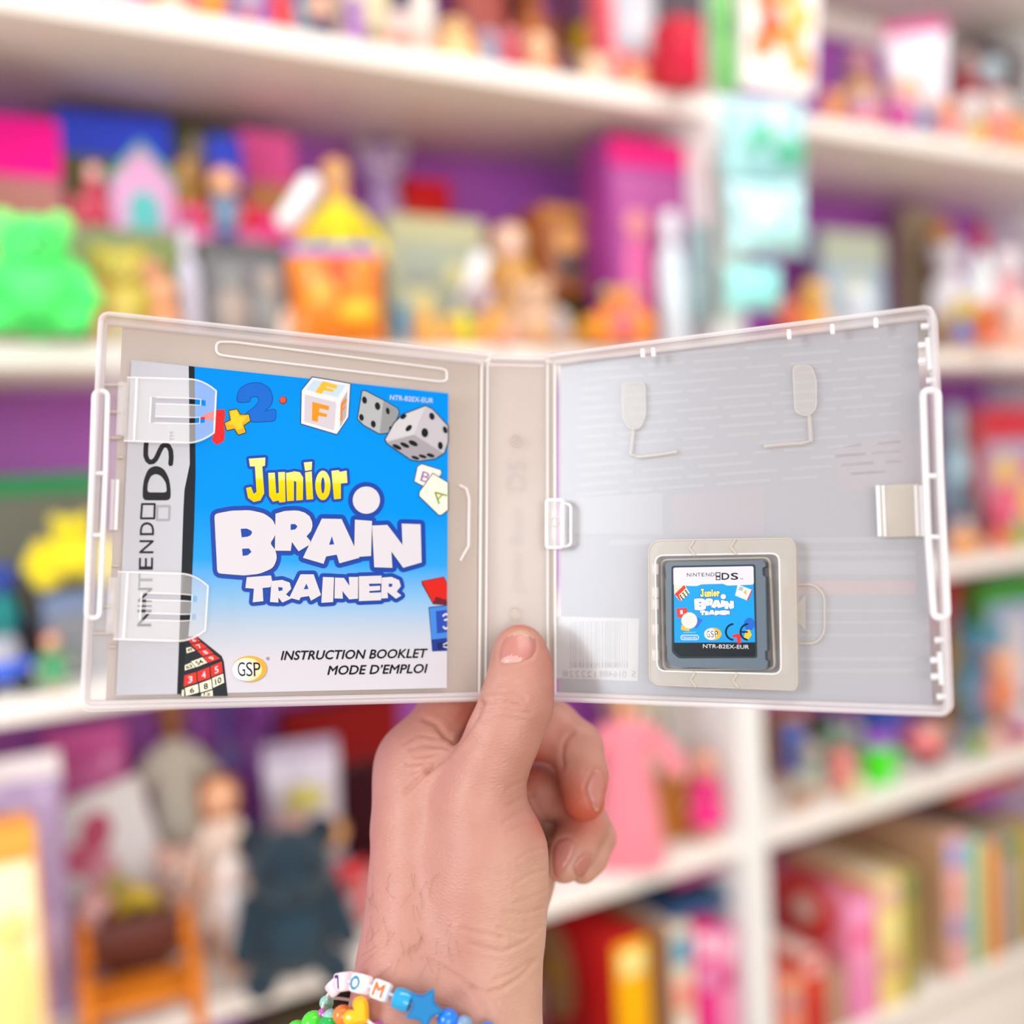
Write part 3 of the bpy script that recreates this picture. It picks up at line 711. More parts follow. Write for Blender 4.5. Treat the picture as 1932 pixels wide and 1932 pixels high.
# --- shelf beside the case, right
T('bottle', 'C', 1776, 765, 1832, 1090, .13, '98b8c4 a8c4d0', 'dusty blue bottle beside the right edge of the case')
T('box', 'C', 1832, 770, 1960, 1090, .16, 'c86868 d83848 b0a8c8 e8b828 d85068', 'red package with a lavender window at the right edge', hdr=.22, d=.06)
T('ball', 'C', 1868, 930, 1916, 1080, .06, 'e85878 d04868', 'raspberry ball in front of the red package')
T('fig', 'C', 1786, 985, 1850, 1085, .03, 'f0a030 d8c0b8 a84828', 'orange figure with a rusty cap right of the case')
T('fig', 'C', 1868, 998, 1912, 1080, .03, 'f07850 f09878 e06040', 'coral orange figure in front of the raspberry ball')
T('ball', 'C', 1906, 985, 1945, 1080, .05, '98b850 88a840', 'soft green ball at the right edge')
T('bottle', 'C', 1800, 900, 1846, 1085, .09, '4c5868 586878', 'charcoal blue bottle behind the orange figure')
# --- shelf below the case, left bay
T('box', 'D', -50, 1548, 78, 1960, -.02, 'f8a048 f8b050 fff4c8 ffe890', 'orange edged package in the lower left corner', d=.05, hdr=.1)
T('bag', 'D', -30, 1425, 120, 1790, .10, 'b8a0c8 fdf6fb c8b0d0', 'lilac bag with a white top behind the orange edged package')
T('bag', 'D', 98, 1370, 242, 1700, .21, 'd860a8 e060b0 f0a898 f0e0e8', 'magenta pink bag at the back of the lower shelf')
T('card', 'D', 128, 1500, 340, 1700, .145, 'fcfbfd d85068 d8d080 e8a8b8 e07090 d06080', 'white board with red and yellow prints leaning back', lean=-.22, d=.012)
T('robe', 'D', 262, 1352, 404, 1640, .22, 'dcd8c8 b87850 6a3a1c', 'doll in a cream robe with brown hair behind the white board')
T('bottle', 'D', 404, 1300, 458, 1640, .255, '6a50a0 58409a', 'violet bottle right of the cream robed doll')
T('bottle', 'D', 450, 1290, 502, 1640, .26, '9048a8 803898', 'tall orchid purple bottle against the back wall')
T('doll', 'D', 352, 1462, 492, 1760, .10, 'f0d8c8 f4b890 a85820', 'baby doll with auburn hair sitting before the navy plush')
T('fig', 'D', 410, 1620, 468, 1770, .05, 'f4ecec f8e4dc f0e8e4', 'small white figure in front of the baby doll')
T('plush', 'D', 446, 1552, 650, 1790, .05, '0f2a3a 173646 0c202c', 'large dark navy plush sitting right of the baby doll')
T('bag', 'D', 505, 1395, 645, 1720, .19, 'e4dcec c0b0cc e8a8b0 f4c0b8 e0d870', 'white bag with pink contents behind the navy plush')
T('box', 'D', 540, 1320, 760, 1740, .265, '4a0c18 901818 3a0a18', 'dark red package at the back behind the white bag', hdr=.35, d=.03)
T('fig', 'D', 600, 1545, 660, 1760, .13, '8a8c98 f0b078 d8a060', 'grey figure with tan hands right of the navy plush')
T('plush', 'D', 636, 1625, 700, 1780, .10, 'e03038 c8a8a8 e83840', 'red plush beside the wrist')
T('chair', 'D', 152, 1748, 378, 1905, .01, 'd87c18 5a2418', 'orange wooden doll rocking chair on the lower shelf')
T('basket', 'D', 200, 1612, 314, 1790, .135, '6a3420 c8a820 b0981c d8b838', 'brown basket of mustard flowers behind the rocking chair')
T('ball', 'D', 128, 1685, 228, 1800, .15, 'f0b8b8 e8a8a8', 'pale pink ball left of the flower basket')
T('fig', 'D', 232, 1765, 322, 1860, .02, '48a8e0 f0d8c0 e8f0f8 d8d4dc', 'small figure in sky blue sitting on the rocking chair', stand=.775+.062)
T('plush', 'D', 296, 1590, 400, 1770, .16, 'f0c8b8 f8e4dc f0c0b0', 'pale peach plush between the basket and the baby doll')
T('plush', 'D', 60, 1690, 140, 1850, .13, '5a2020 682828 501a1a', 'dark maroon plush behind the orange edged package')
# --- shelf below the case, between hand and upright
T('robe', 'D', 1108, 1320, 1262, 1668, .02, 'f08898 f0b890 8a5030', 'doll in a pink robe standing right of the hand')
T('box', 'D', 1272, 1372, 1370, 1600, .16, 'e8b028 e0a820 e8b838', 'golden yellow package behind the magenta dressed doll', hdr=.1, d=.05)
T('box', 'D', 1240, 1310, 1380, 1600, .235, '4878b8 3868b0 c8a878', 'blue package against the wall left of the upright', hdr=.3, d=.04)
T('doll', 'D', 1290, 1418, 1374, 1600, .05, 'e82080 f0a898 e8a888', 'small doll in a magenta dress beside the upright')
T('box', 'D', 1218, 1470, 1294, 1640, .12, 'b87838 a86828 b07030', 'brown package between the two dolls', hdr=.1, d=.06)
T('fig', 'D', 1362, 1450, 1396, 1590, .10, '4858a8 d8a888 384890', 'thin indigo figure against the upright')
T('plush', 'D', 1180, 1290, 1300, 1620, .17, 'e8dcc0 f0e8d0 d8c8a8', 'cream plush behind the pink robed doll')
# --- shelf below the case, right bay
T('box', 'D', 1460, 1340, 1510, 1560, .20, 'd09848 c89040 d8a858', 'ochre package just right of the upright', hdr=.2, d=.04)
T('fig', 'D', 1472, 1365, 1524, 1560, .14, '4868c8 5878d0 3858b8', 'cornflower blue figure right of the ochre package')
T('plush', 'D', 1508, 1340, 1572, 1560, .20, '1c2c2c 2c3c38 182424', 'nearly black green plush at the back of the right bay')
T('ball', 'D', 1552, 1356, 1598, 1545, .13, '789880 688870', 'sage green ball in the right bay')
T('fig', 'D', 1594, 1362, 1632, 1530, .13, 'a8a4ac b8b4bc 989498', 'light grey figure left of the purple and green cup')
T('box', 'D', 1634, 1330, 1690, 1520, .17, '4058b0 3850a8 9060c0', 'blue and purple package behind the green cup', hdr=.4, d=.04)
T('cup', 'D', 1622, 1404, 1690, 1490, .06, '48e818 a858c8', 'neon green cup with purple filling on the right bay')
T('car', 'D', 1692, 1386, 1766, 1462, .07, 'e03840 f0a0a0', 'red toy car tilted beside the neon green cup', lean=.5)
T('fig', 'D', 1484, 1462, 1534, 1560, .04, '9a7860 b8b4a8 a8a49c', 'brown figure with grey hair at the edge of the right bay')
T('fig', 'D', 1508, 1400, 1556, 1550, .08, 'a8b8a8 b0a8a0 b0a8a0', 'mint grey figure behind the brown one')
T('fig', 'D', 1566, 1416, 1614, 1540, .04, 'e87070 f09890 d8605c', 'salmon red figure left of the neon green cup')
T('ball', 'D', 1600, 1462, 1634, 1520, .02, 'e8e0b0 d8d0a0', 'cream yellow ball at the edge by the salmon red figure')
T('fig', 'D', 1746, 1360, 1796, 1480, .12, 'e0a058 e8b078 808898', 'tan orange figure right of the tilted red car')
T('ball', 'D', 1786, 1380, 1822, 1460, .09, '808c98 707c88', 'steel grey ball right of the tan orange figure')
T('box', 'D', 1780, 1092, 1872, 1460, .23, 'd85850 e06050 98a8d8', 'red topped package right of the case corner', hdr=.16, d=.04)
T('box', 'D', 1870, 1085, 1980, 1460, .22, '4c9830 48a040 a8b8e0 d8d0d8', 'green topped package at the right edge', hdr=.14, d=.04)
T('plush', 'D', 1812, 1180, 1900, 1460, .15, '58a0b8 c8a8c0 4890a8', 'teal plush in front of the red topped package')
T('fig', 'D', 1866, 1230, 1922, 1450, .11, 'e88858 f0b088 e8a070', 'apricot figure right of the teal plush')
T('ball', 'D', 1776, 1180, 1834, 1400, .18, 'c8a848 b89838', 'dull gold egg behind the teal plush')
T('fig', 'D', 1850, 1370, 1896, 1450, .05, 'e8b0b0 f0c8c0 a8c070', 'shell pink figure with green hair by the right edge')
T('ball', 'D', 1828, 1385, 1860, 1440, .04, '70a830 609828', 'leaf green ball at the edge')
T('fig', 'D', 1900, 1330, 1950, 1440, .06, 'b02880 e0c8d0 d8d0d8', 'magenta figure with pale hair at the right edge')
# --- lowest shelf, left bay: boxes seen past the hand
def E(kind, x0, y0, x1, inset, cols, label, **kw):
    return T(kind, 'E', x0, y0, x1, 1990, inset, cols, label, **kw)
E('game', 520, 1905, 639, .010, '3a3020 4a4028 5a5030', 'dark olive game box half hidden behind the bracelet', d=.15)
E('game', 642, 1880, 897, .010, '3a1c20 48202a', 'dark wine game box behind the wrist', d=.15)
E('game', 904, 1860, 1029, .010, '5a2028 604048 c8a060', 'dark plum game box right behind the forearm', d=.2)
E('game', 1162, 1772, 1227, .010, 'c81410 f4b010 f8e898', 'yellow fronted game box with a red side', d=.25, side=((.16, .62, .055, .075, 'c89c68'), (.16, .62, .022, .03, 'e8b020')))
E('book', 1268, 1745, 1311, .010, 'c09a70 e0d0b8 f0e0d0 40a0c0 f09080 e8e8f0', 'cream storybook with teal and coral spine pictures', d=.22)
E('game', 1314, 1742, 1351, .010, 'd02870 e82888 f8e0f0 e0a0c8', 'hot pink game box left of the upright', d=.22)
E('game', 1354, 1750, 1391, .010, 'c05890 f090b8 f8c8d8 c83878', 'light pink game box touching the upright', d=.22)
zt_ = on_y(1340, 1742, D0+.01).z+.008
T('game', 'E', 1278, 1696, 1386, 1742, .03, '2c4a70 3a5a88 506890', 'navy blue game box lying across the books left of the upright', stand=zt_, d=.15)
T('game', 'E', 1296, 1650, 1390, 1694, .04, 'a02860 c04890 d888a8', 'raspberry game box lying on top of the navy one', stand=zt_+.046, d=.13)
# --- lowest shelf, right bay: books
E('game', 1474, 1842, 1515, .010, 'd87060 e89078 f0b078 9090a8', 'salmon game box just right of the upright', d=.2)
E('book', 1518, 1800, 1559, .010, 'e06048 c82818 f0d8d0 f8c0b8 e05030', 'red storybook between the salmon box and the dull brown book')
E('book', 1562, 1830, 1599, .010, 'c88878 b89078 c8a890', 'dull brown storybook left of the pink box')
E('game', 1602, 1690, 1655, .010, 'd87890 f090c0 f8a8d0 f06888 f0a0c0', 'candy pink game box with a red and white ball on its side', d=.26, side=((.09, .80, .065, .055, 'd83828'), (.09, .80, .030, .026, 'f4dcd0')))
E('book', 1658, 1656, 1705, .010, 'e8c060 f4dc80 efe2cc e8b8b0 f4e8a0 d8a888', 'pale yellow storybook right of the candy pink box')
E('book', 1708, 1640, 1733, .010, '988030 a8a048 d8c8a0 789860', 'olive yellow storybook right of the pale yellow one')
E('book', 1790, 1574, 1829, .010, 'c8a078 f0b0b0 d8b8a0 98a8e8 f0a8a0 a898c8', 'rose storybook with a tan cover and blue pictures on the spine', d=.26)
E('book', 1832, 1582, 1857, .010, '70b890 90d8b0 e8e0d0', 'mint green storybook right of the rose one')
E('book', 1860, 1590, 1889, .010, 'd88030 f09838 e8d8c0', 'orange storybook right of the mint one')
E('game', 1892, 1570, 1927, .010, '989088 a89c94 308838', 'grey game box at the right edge of the lowest shelf', d=.22)
E('game', 1930, 1560, 1969, .010, 'a89030 b8a040', 'mustard game box at the right edge of the lowest shelf', d=.22)
T('game', 'E', 1800, 1484, 1940, 1545, .07, 'b03010 e86030 e8b838', 'vermilion game box lying on top of the books', stand=.418+.2735, d=.15)

T('game', 'base', 1690, 1860, 1990, 2100, .02, 'd8ccc0 e4dcd4', 'wide cream storage box under the lowest shelf', d=.24, name='storage_box', cat='storage box')
# ------------------------------------------------------------------ the open game case: frames of its three leaves (camera space -> world)
def rotvec(w):
    v = Vector(w); return Matrix.Rotation(v.length, 4, v.normalized())
CASE = Matrix.Translation((0.00185, -0.00427, -0.37469)) @ rotvec((-0.10838, 0.06307, -0.0069))
AL, AR, WP, SW = 0.32613, 0.54222, 0.13266, 0.01946
HP = 0.125
def frame(o, x):
    x = Vector(x).normalized(); y = Vector((0, 1, 0)); z = x.cross(y)
    return Matrix(((x.x, y.x, z.x, o[0]), (x.y, y.y, z.y, o[1]), (x.z, y.z, z.z, o[2]), (0, 0, 0, 1)))
ML = CASE @ frame((-SW/2, 0, 0), (math.cos(AL), 0, -math.sin(AL)))     # x runs -WP..0
MR = CASE @ frame((SW/2, 0, 0), (math.cos(AR), 0, math.sin(AR)))       # x runs 0..WP
MS = CASE.copy()
def loc(M, px, py, w=0.0):
    """photo point -> x, y in the plane of a leaf, w above its rim plane"""
    d = Vector(((px-CX)/F, -(py-CX)/F, -1)); n = M.to_3x3() @ Vector((0, 0, 1)); o = M @ Vector((0, 0, w))
    p = d*(o.dot(n)/d.dot(n)); q = M.inverted() @ p
    return (q.x, q.y)

def pmat(name, col, alpha, rough=0.18, coat=0.0, spec=0.5):
    m = bpy.data.materials.new(name); m.use_nodes = True; b = m.node_tree.nodes['Principled BSDF']
    b.inputs['Base Color'].default_value = lin(col); b.inputs['Alpha'].default_value = alpha
    b.inputs['Roughness'].default_value = rough; b.inputs['Specular IOR Level'].default_value = spec; b.inputs['Coat Weight'].default_value = coat
    return m
P_RIM = pmat('case_rim_plastic', 'e6e0e2', 0.50, 0.14)
P_PLATE = pmat('case_plate_plastic', 'd6d0cc', 0.26, 0.19, 0, .7)
P_CLEAR = pmat('case_clear_plastic', 'f6f4f4', 0.26, 0.10)
P_EDGE = pmat('case_edge_plastic', 'fbf8f8', 0.62, 0.12)
P_FROST = pmat('case_frosted_plastic', 'cfc4b6', 0.50, 0.3)
P_SOFT = pmat('case_thin_plastic', 'd6cec4', 0.34, 0.25)
P_LATCH = pmat('case_latch_plastic', 'f2f0f2', 0.72, 0.2)

def rrect(x0, y0, x1, y1, r, n=6):
    pts = []
    for cx, cy, a0 in ((x1-r, y1-r, 0), (x0+r, y1-r, PI/2), (x0+r, y0+r, PI), (x1-r, y0+r, 1.5*PI)):
        for i in range(n+1):
            a = a0+PI/2*i/n; pts.append((cx+r*math.cos(a), cy+r*math.sin(a)))
    return pts
def sweep(mb, path, prof, m, closed=True):
    """profile (inward offset, w) swept along a counter-clockwise 2D path"""
    N = len(path); K = len(prof); vs = []; fs = []
    for i in range(N):
        a = Vector(path[i-1]) if (closed or i > 0) else Vector(path[i]); b = Vector(path[(i+1) % N]) if (closed or i < N-1) else Vector(path[i])
        p = Vector(path[i]); d1 = (p-a); d2 = (b-p)
        d1 = d1.normalized() if d1.length > 1e-9 else d2.normalized(); d2 = d2.normalized() if d2.length > 1e-9 else d1
        n1 = Vector((-d1.y, d1.x)); n2 = Vector((-d2.y, d2.x)); nn = (n1+n2)
        nn = nn/max(0.3, (nn.length**2)/2)
        for s, w in prof: vs.append((p.x+nn.x*s, p.y+nn.y*s, w))
    for i in range(N if closed else N-1):
        j = (i+1) % N
        for k in range(K): fs.append((i*K+k, i*K+(k+1) % K, j*K+(k+1) % K, j*K+k))
    if not closed: fs += [tuple(range(K)), tuple((N-1)*K+k for k in range(K))]
    mb.raw(vs, fs, m)

def ccw(p):
    a = sum(p[i-1][0]*p[i][1]-p[i][0]*p[i-1][1] for i in range(len(p)))
    return list(p) if a > 0 else list(p)[::-1]
def tri2d(outers, holes=()):
    outers = [ccw(p) for p in outers]; holes = [ccw(p) for p in holes]
    polys = [p for p in outers]+[p for p in holes]; no = len(outers)
    vs = []; fs = []
    for p in polys:
        o = len(vs); vs += [Vector((q[0]*1000, q[1]*1000)) for q in p]; fs.append(list(range(o, o+len(p))))
    V, E_, Fc, _, _, of = geometry.delaunay_2d_cdt(vs, [], fs, 1, 1e-5)
    keep = [f for f, o in zip(Fc, of) if any(k < no for k in o) and not any(k >= no for k in o)]
    return [(v.x/1000, v.y/1000) for v in V], keep
def circ(c, rx, ry=None, n=24, a0=0.0):
    ry = rx if ry is None else ry; ca, sa = math.cos(a0), math.sin(a0)
    return [(c[0]+rx*math.cos(t)*ca-ry*math.sin(t)*sa, c[1]+rx*math.cos(t)*sa+ry*math.sin(t)*ca) for t in (2*PI*i/n for i in range(n))]
def stroke(poly, w, closed=True):
    out = []; n = len(poly)
    for i in range(n if closed else n-1):
        a = Vector(poly[i]); b = Vector(poly[(i+1) % n]); d = b-a
        if d.length < 1e-6: continue
        nn = Vector((-d.y, d.x)).normalized()*w
        out.append([tuple(a+nn), tuple(a-nn), tuple(b-nn), tuple(b+nn)])
    out += [circ(p, w, n=10) for p in poly]
    return out
_FONT = {}
def glyphs(s, off=0.0, spacing=1.0):
    k = (s, off, spacing)
    if k not in _FONT:
        c = bpy.data.curves.new('txt', 'FONT'); c.body = s; c.size = 1.0; c.offset = off; c.space_character = spacing; c.resolution_u = 3
        o = bpy.data.objects.new('txt', c); COL.objects.link(o)
        dg = bpy.context.evaluated_depsgraph_get(); me = bpy.data.meshes.new_from_object(o.evaluated_get(dg))
        v = [(q.co.x, q.co.y) for q in me.vertices]; f = [tuple(p.vertices) for p in me.polygons]
        bpy.data.objects.remove(o); bpy.data.curves.remove(c); bpy.data.meshes.remove(me)
        _FONT[k] = (v, f)
    return _FONT[k]

class Decal:
    """flat printed shapes, given in photo points, laid on the plane of a leaf"""
    def __init__(s, M, w, dz=0.00003): s.M, s.w, s.dz = M, w, dz; s.mb = MB()
    def L(s, p, k): return loc(s.M, p[0], p[1], s.w+k*s.dz)
    def fill(s, outers, m, k, holes=()):
        if outers and not hasattr(outers[0][0], '__len__'): outers = [outers]
        v, f = tri2d([[s.L(p, k) for p in q] for q in outers], [[s.L(p, k) for p in q] for q in holes])
        if f: s.mb.raw([(x, y, s.w+k*s.dz) for x, y in v], f, m)
    def text(s, t, a, b, h, m, k, shear=0.0, off=0.0, mirror=False, caph=0.73, spacing=1.0, hv=None, bold=0.0):
        """text whose baseline runs from photo point a to b, h photo points high"""
        if bold:
            for i_, (dx_, dy_) in enumerate(((bold, 0), (-bold, 0), (0, bold), (0, -bold))):
                s.text(t, (a[0]+dx_, a[1]+dy_), (b[0]+dx_, b[1]+dy_), h, m, k+.2*(i_+1), shear, 0, mirror, caph, spacing, hv)
        v, f = glyphs(t, off, spacing)
        if not v: return
        x0 = min(q[0] for q in v); x1 = max(q[0] for q in v)
        a = Vector(a); b = Vector(b); d = b-a
        up = Vector(hv) if hv else Vector((d.y, -d.x)).normalized()*h
        vs = []
        for x, y in v:
            t_ = (x-x0)/(x1-x0) + shear*(y/caph)*h/d.length
            p = a+d*t_+up*(y/caph)
            q = s.L(p, k); vs.append((q[0], q[1], s.w+k*s.dz))
        s.mb.raw(vs, f, m)
def tp(pts, ox, oy, sc): return [(ox+x*sc, oy+y*sc) for x, y in pts]

GC = empty('game_case', M=CAM @ CASE)
tag(GC, 'open translucent white plastic game case held upright in the hand', 'game case')
WL, WR, WS = CAM @ ML, CAM @ MR, CAM @ MS
BW = -0.0074                       # floor of the trays, below the rim plane
rim = [(0.0, BW-.0008), (0.0, -.0007), (.0005, -.0001), (.0010, 0.0), (.0016, -.0003), (.0019, -.0046), (.0026, -.0052), (.0029, -.0057), (.0030, BW)]
def tray(name, M, x0, x1):
    b = MB(); path = rrect(x0, -HP/2, x1, HP/2, .0036)
    n = len(path)//4
    path = ([(x1, HP/2)]+path[n:3*n]+[(x1, -HP/2)]) if x0 < -.01 else ([(x0, -HP/2)]+path[3*n:]+path[:n]+[(x0, HP/2)])
    sweep(b, path, rim, P_RIM, closed=False)
    xh = x1-.0004 if x0 < -.01 else x0+.0004
    b.box((xh, 0, BW+.0004), (.0009, HP-.004, .0010), P_EDGE, .0003)
    ins = rrect(x0+.0012, -HP/2+.0012, x1-.0012, HP/2-.0012, .0026)
    b.prism(ins, BW-.0009, BW, P_PLATE)
    return b.build(name, GC, M, sharp=25)
front = tray('front_cover', WL, -WP, -.0006)
back = tray('back_cover', WR, .0006, WP)
b = MB()
b.box((.0005, 0, BW-.0004), (SW+.0050, HP-.002, .0009), P_PLATE, .0002)
for s in (-1, 1):
    b.box((.0005, s*(HP/2-.0012), BW+.0026), (SW+.0010, .0016, .0056), P_RIM, .0006)
    b.box((s*(SW/2+.0014)+.0005, 0, BW+.0002), (.0008, HP-.004, .0008), P_EDGE, .0003)
b.build('spine', GC, WS, sharp=25)
for s, M, xp in ((-1, ML, -.0010), (1, MR, .0010)):        # living hinges joining the spine to the covers
    b = MB(); Pi = CASE.inverted() @ M
    vs = [Vector((s*(SW/2+.0006), -HP/2+.0015, BW-.0009)), Vector((s*(SW/2+.0006), HP/2-.0015, BW-.0009)), Pi @ Vector((xp, HP/2-.0015, BW-.0009)), Pi @ Vector((xp, -HP/2+.0015, BW-.0009))]
    b.raw(vs+[v+Vector((0, 0, -.0005)) for v in vs], [(0, 1, 2, 3), (7, 6, 5, 4), (0, 4, 5, 1), (1, 5, 6, 2), (2, 6, 7, 3), (3, 7, 4, 0)], P_FROST)
    b.build('hinge', GC, WS)
b = MB()
def ring2(mb, M, c, r, w, m=P_FROST, t=.0003):
    q = loc(M, c[0], c[1], w); mb.tube([(q[0]+r*math.cos(i*PI/10), q[1]+r*math.sin(i*PI/10), w) for i in range(20)], t, m, 6, closed=True)
ring2(b, MS, (974, 831), .0022, BW+.0002); ring2(b, MS, (974, 831), .0009, BW+.0002); ring2(b, MS, (972, 1157), .0022, BW+.0002)
b.build('moulding_mark', GC, WS)

# --- printed paper sheet behind the trays (its print shows faintly, mirrored)
def ppaper(name, c, scale=900):
    return mat(c, 'paper')
SHT = {'l': mat('ccb5a4', 'print'), 'r': mat('9297aa', 'print'), 's': mat('ccb4a6', 'print')}  # one white sheet; warm and cool light put into its tints
d = Decal(ML, BW-.0016)
x0 = -WP+.0075
d.mb.box((x0/2, 0, BW-.0018), (-x0, HP-.005, .0003), SHT['l'])
d.mb.build('cover_sheet', GC, WL)
d = Decal(MS, BW-.0014)
d.mb.box((.0006, 0, BW-.0022), (SW+.0085, HP-.005, .0003), SHT['s'])
d.text('DS', (990, 925), (990, 868), 36, mat('bfaaa0', 'print'), 1, mirror=True, hv=(-36, 0))
d.text('Junior Brain', (986, 1120), (986, 960), 20, mat('c2aca2', 'print'), 1, hv=(-26, 0))
d.mb.build('cover_sheet', GC, WS)
d = Decal(MR, BW-.0016)
d.mb.box((WP/2-.002, 0, BW-.0018), (WP-.0085, HP-.005, .0003), SHT['r'])
pl, pp, pb = mat('a2a6b6', 'print'), mat('9f98aa', 'print'), mat('929ec0', 'print')
rnd = random.Random(3)
for i in range(15):                                  # mirrored lines of small print
    yl = 660+i*18; x = 1085+rnd.random()*20
    while x < 1690:
        w_ = 30+rnd.random()*90
        sl = -.075
        d.fill([(x, yl+(x-1330)*sl), (min(x+w_, 1700), yl+(min(x+w_, 1700)-1330)*sl), (min(x+w_, 1700), yl+6+(min(x+w_, 1700)-1330)*sl), (x, yl+6+(x-1330)*sl)], pl, 1)
        x += w_+10+rnd.random()*(20 if rnd.random() < .7 else 110)
for q, m in (([(1572, 848), (1738, 808), (1740, 940), (1590, 925)], pp), ([(1270, 935), (1440, 916), (1442, 1010), (1268, 1008)], pp), ([(1060, 940), (1250, 930), (1250, 1008), (1060, 1005)], pl)):
    d.fill(q, m, 1)
d.fill([(1150, 1018), (1740, 1012), (1742, 1022), (1150, 1028)], pl, 1)
for i, (ya, hh, m) in enumerate(((1040, 8, pl), (1058, 26, pl), (1096, 26, mat('b298a4', 'print')), (1150, 5, pl), (1172, 5, pl), (1196, 5, pl), (1240, 7, pl), (1262, 7, pl))):
    d.fill([(1460+12*i % 50, ya), (1728, ya-1), (1728, ya+hh), (1460+12*i % 50, ya+hh)], m, 1)
wh, gk = mat('cdced4', 'print'), mat('6c6c7a', 'print')
d.fill([(1046, 1163), (1206, 1167), (1203, 1285), (1046, 1279)], wh, 2)
x = 1076; rnd = random.Random(11)
while x < 1184:
    w_ = rnd.choice((1.2, 1.8, 2.6)); d.fill([(x, 1172), (x+w_, 1172), (x+w_, 1256), (x, 1256)], mat('a2a6b4', 'print'), 3)
    d.fill([(x, 1250), (x+w_, 1250), (x+w_, 1260), (x, 1260)], gk, 4)
    x += w_+rnd.choice((1.6, 2.4, 3.4))
for t_, a_, b_2 in (('5', 1200, 1192), ('016488', 1182, 1131), ('122228', 1124, 1062)):
    d.text(t_, (a_, 1278), (b_2, 1276.5), 12, gk, 3, hv=(0, -12))
d.mb.build('cover_sheet', GC, WR)

# --- details of the left leaf
def bar(mb, M, pts, w, r, m, closed=False, n=6):
    mb.tube([loc(M, x, y, w)+(w,) for x, y in pts], r, m, n, closed=closed)
def arc_loop(pts, rr=8, n=4):
    """photo polygon with rounded corners"""
    out = []; N = len(pts)
    for i in range(N):
        p = Vector(pts[i]); a = Vector(pts[i-1]); c = Vector(pts[(i+1) % N])
        u = (a-p); v = (c-p); r = min(rr, u.length*.45, v.length*.45); u.normalize(); v.normalize()
        A, B = p+u*r, p+v*r
        for k in range(n+1):
            t = k/n; out.append(tuple(A*(1-t)**2+p*2*t*(1-t)+B*t*t))
    return out
b = MB()
bar(b, ML, arc_loop([(178, 738), (203, 738), (199, 890), (194, 1005), (187, 1166), (163, 1166), (173, 900)], 14), -.0012, .00085, P_LATCH, True)
bar(b, ML, [(175, 893), (198, 893)], -.0012, .0007, P_LATCH); bar(b, ML, [(168, 1010), (194, 1010)], -.0012, .0007, P_LATCH)
bar(b, ML, [(213, 905), (210, 1000)], -.004, .0008, P_CLEAR); bar(b, ML, [(222, 905), (218, 1000)], -.004, .0006, P_EDGE)
b.build('latch_frame', GC, WL)
for y, xa, xb in ((726, 196, 240), (777, 204, 236), (826, 207, 236), (862, 222, 240), (1067, 212, 232), (1144, 190, 218), (1195, 174, 216), (1220, 206, 226)):
    b = MB(); bar(b, ML, [(xa, y), (xb-8, y)], BW+.0012, .0007, P_FROST); b.build('stop_rib', GC, WL)
b = MB()
bar(b, ML, arc_loop([(408, 645), (440, 645), (836, 696), (843, 700), (843, 718), (830, 720), (430, 672), (408, 668)], 12), BW+.0004, .00045, P_EDGE, True)
b.build('finger_groove', GC, WL)
b = MB()
bar(b, ML, [(866, 915), (880, 922), (885, 940), (884, 1030), (868, 1058)], BW+.0004, .0005, P_EDGE)
b.build('finger_groove', GC, WL)
def clip(y0, y1, x0, x1, xs, dx):
    """clear springy booklet clip: bent plate with a U shaped slot"""
    h = y1-y0
    nx, ny = 18, 10; vs = []; fs = []
    for i in range(nx+1):
        t = i/nx; x = x0+(x1-x0)*t
        w = -.0030+.0020*math.sin(min(1, t*1.25)*PI/2)-.0012*max(0, t-.72)/.28
        e = 0.0 if t < .70 else .17*((t-.70)/.30)**2
        for j in range(ny+1):
            s = e+(1-2*e)*j/ny
            y = y0+h*s+(x-x0)*.03
            q = loc(ML, x-dx*s, y, w); vs.append((q[0], q[1], w))
    for i in range(nx):
        for j in range(ny):
            if .30*nx < i < .84*nx and (j in (3, 6)): continue
            if i == int(.30*nx)+0 and 3 <= j <= 6: continue
            a = i*(ny+1)+j; fs.append((a, a+1, a+ny+2, a+ny+1))
    b = MB(); b.raw(vs, fs, P_CLEAR)
    idx = lambda i, j: vs[i*(ny+1)+j]
    out = [idx(i, 0) for i in range(nx+1)]+[idx(nx, j) for j in range(1, ny)]+[idx(i, ny) for i in range(nx, -1, -1)]
    b.tube(out, .00028, P_EDGE, 6)
    for J in ((3, 4), (6, 7)):
        i0, i1 = int(.30*nx)+1, int(.84*nx)+1
        o_ = [idx(i, J[0]) for i in range(i0, i1)]+[idx(i, J[1]) for i in range(i1-1, i0-1, -1)]
        b.tube(o_, .00018, P_EDGE, 5)
    b.tube([idx(2, j) for j in range(ny+1)], .0004, P_EDGE, 6)
    b.tube([idx(int(.30*nx), j) for j in range(3, 8)], .00022, P_EDGE, 5)
    q0 = loc(ML, x0-8, y0+h*.08, -.0045); q1 = loc(ML, x0-8-dx, y0+h*.92, -.0045)
    b.box(((q0[0]+q1[0])/2, (q0[1]+q1[1])/2, -.0048), (.0028, abs(q0[1]-q1[1]), .0036), P_CLEAR, .0004)
    b.build('booklet_clip', GC, WL, sharp=60)
clip(712, 832, 240, 409, 0, 6)
clip(1079, 1206, 222, 394, 0, 8)

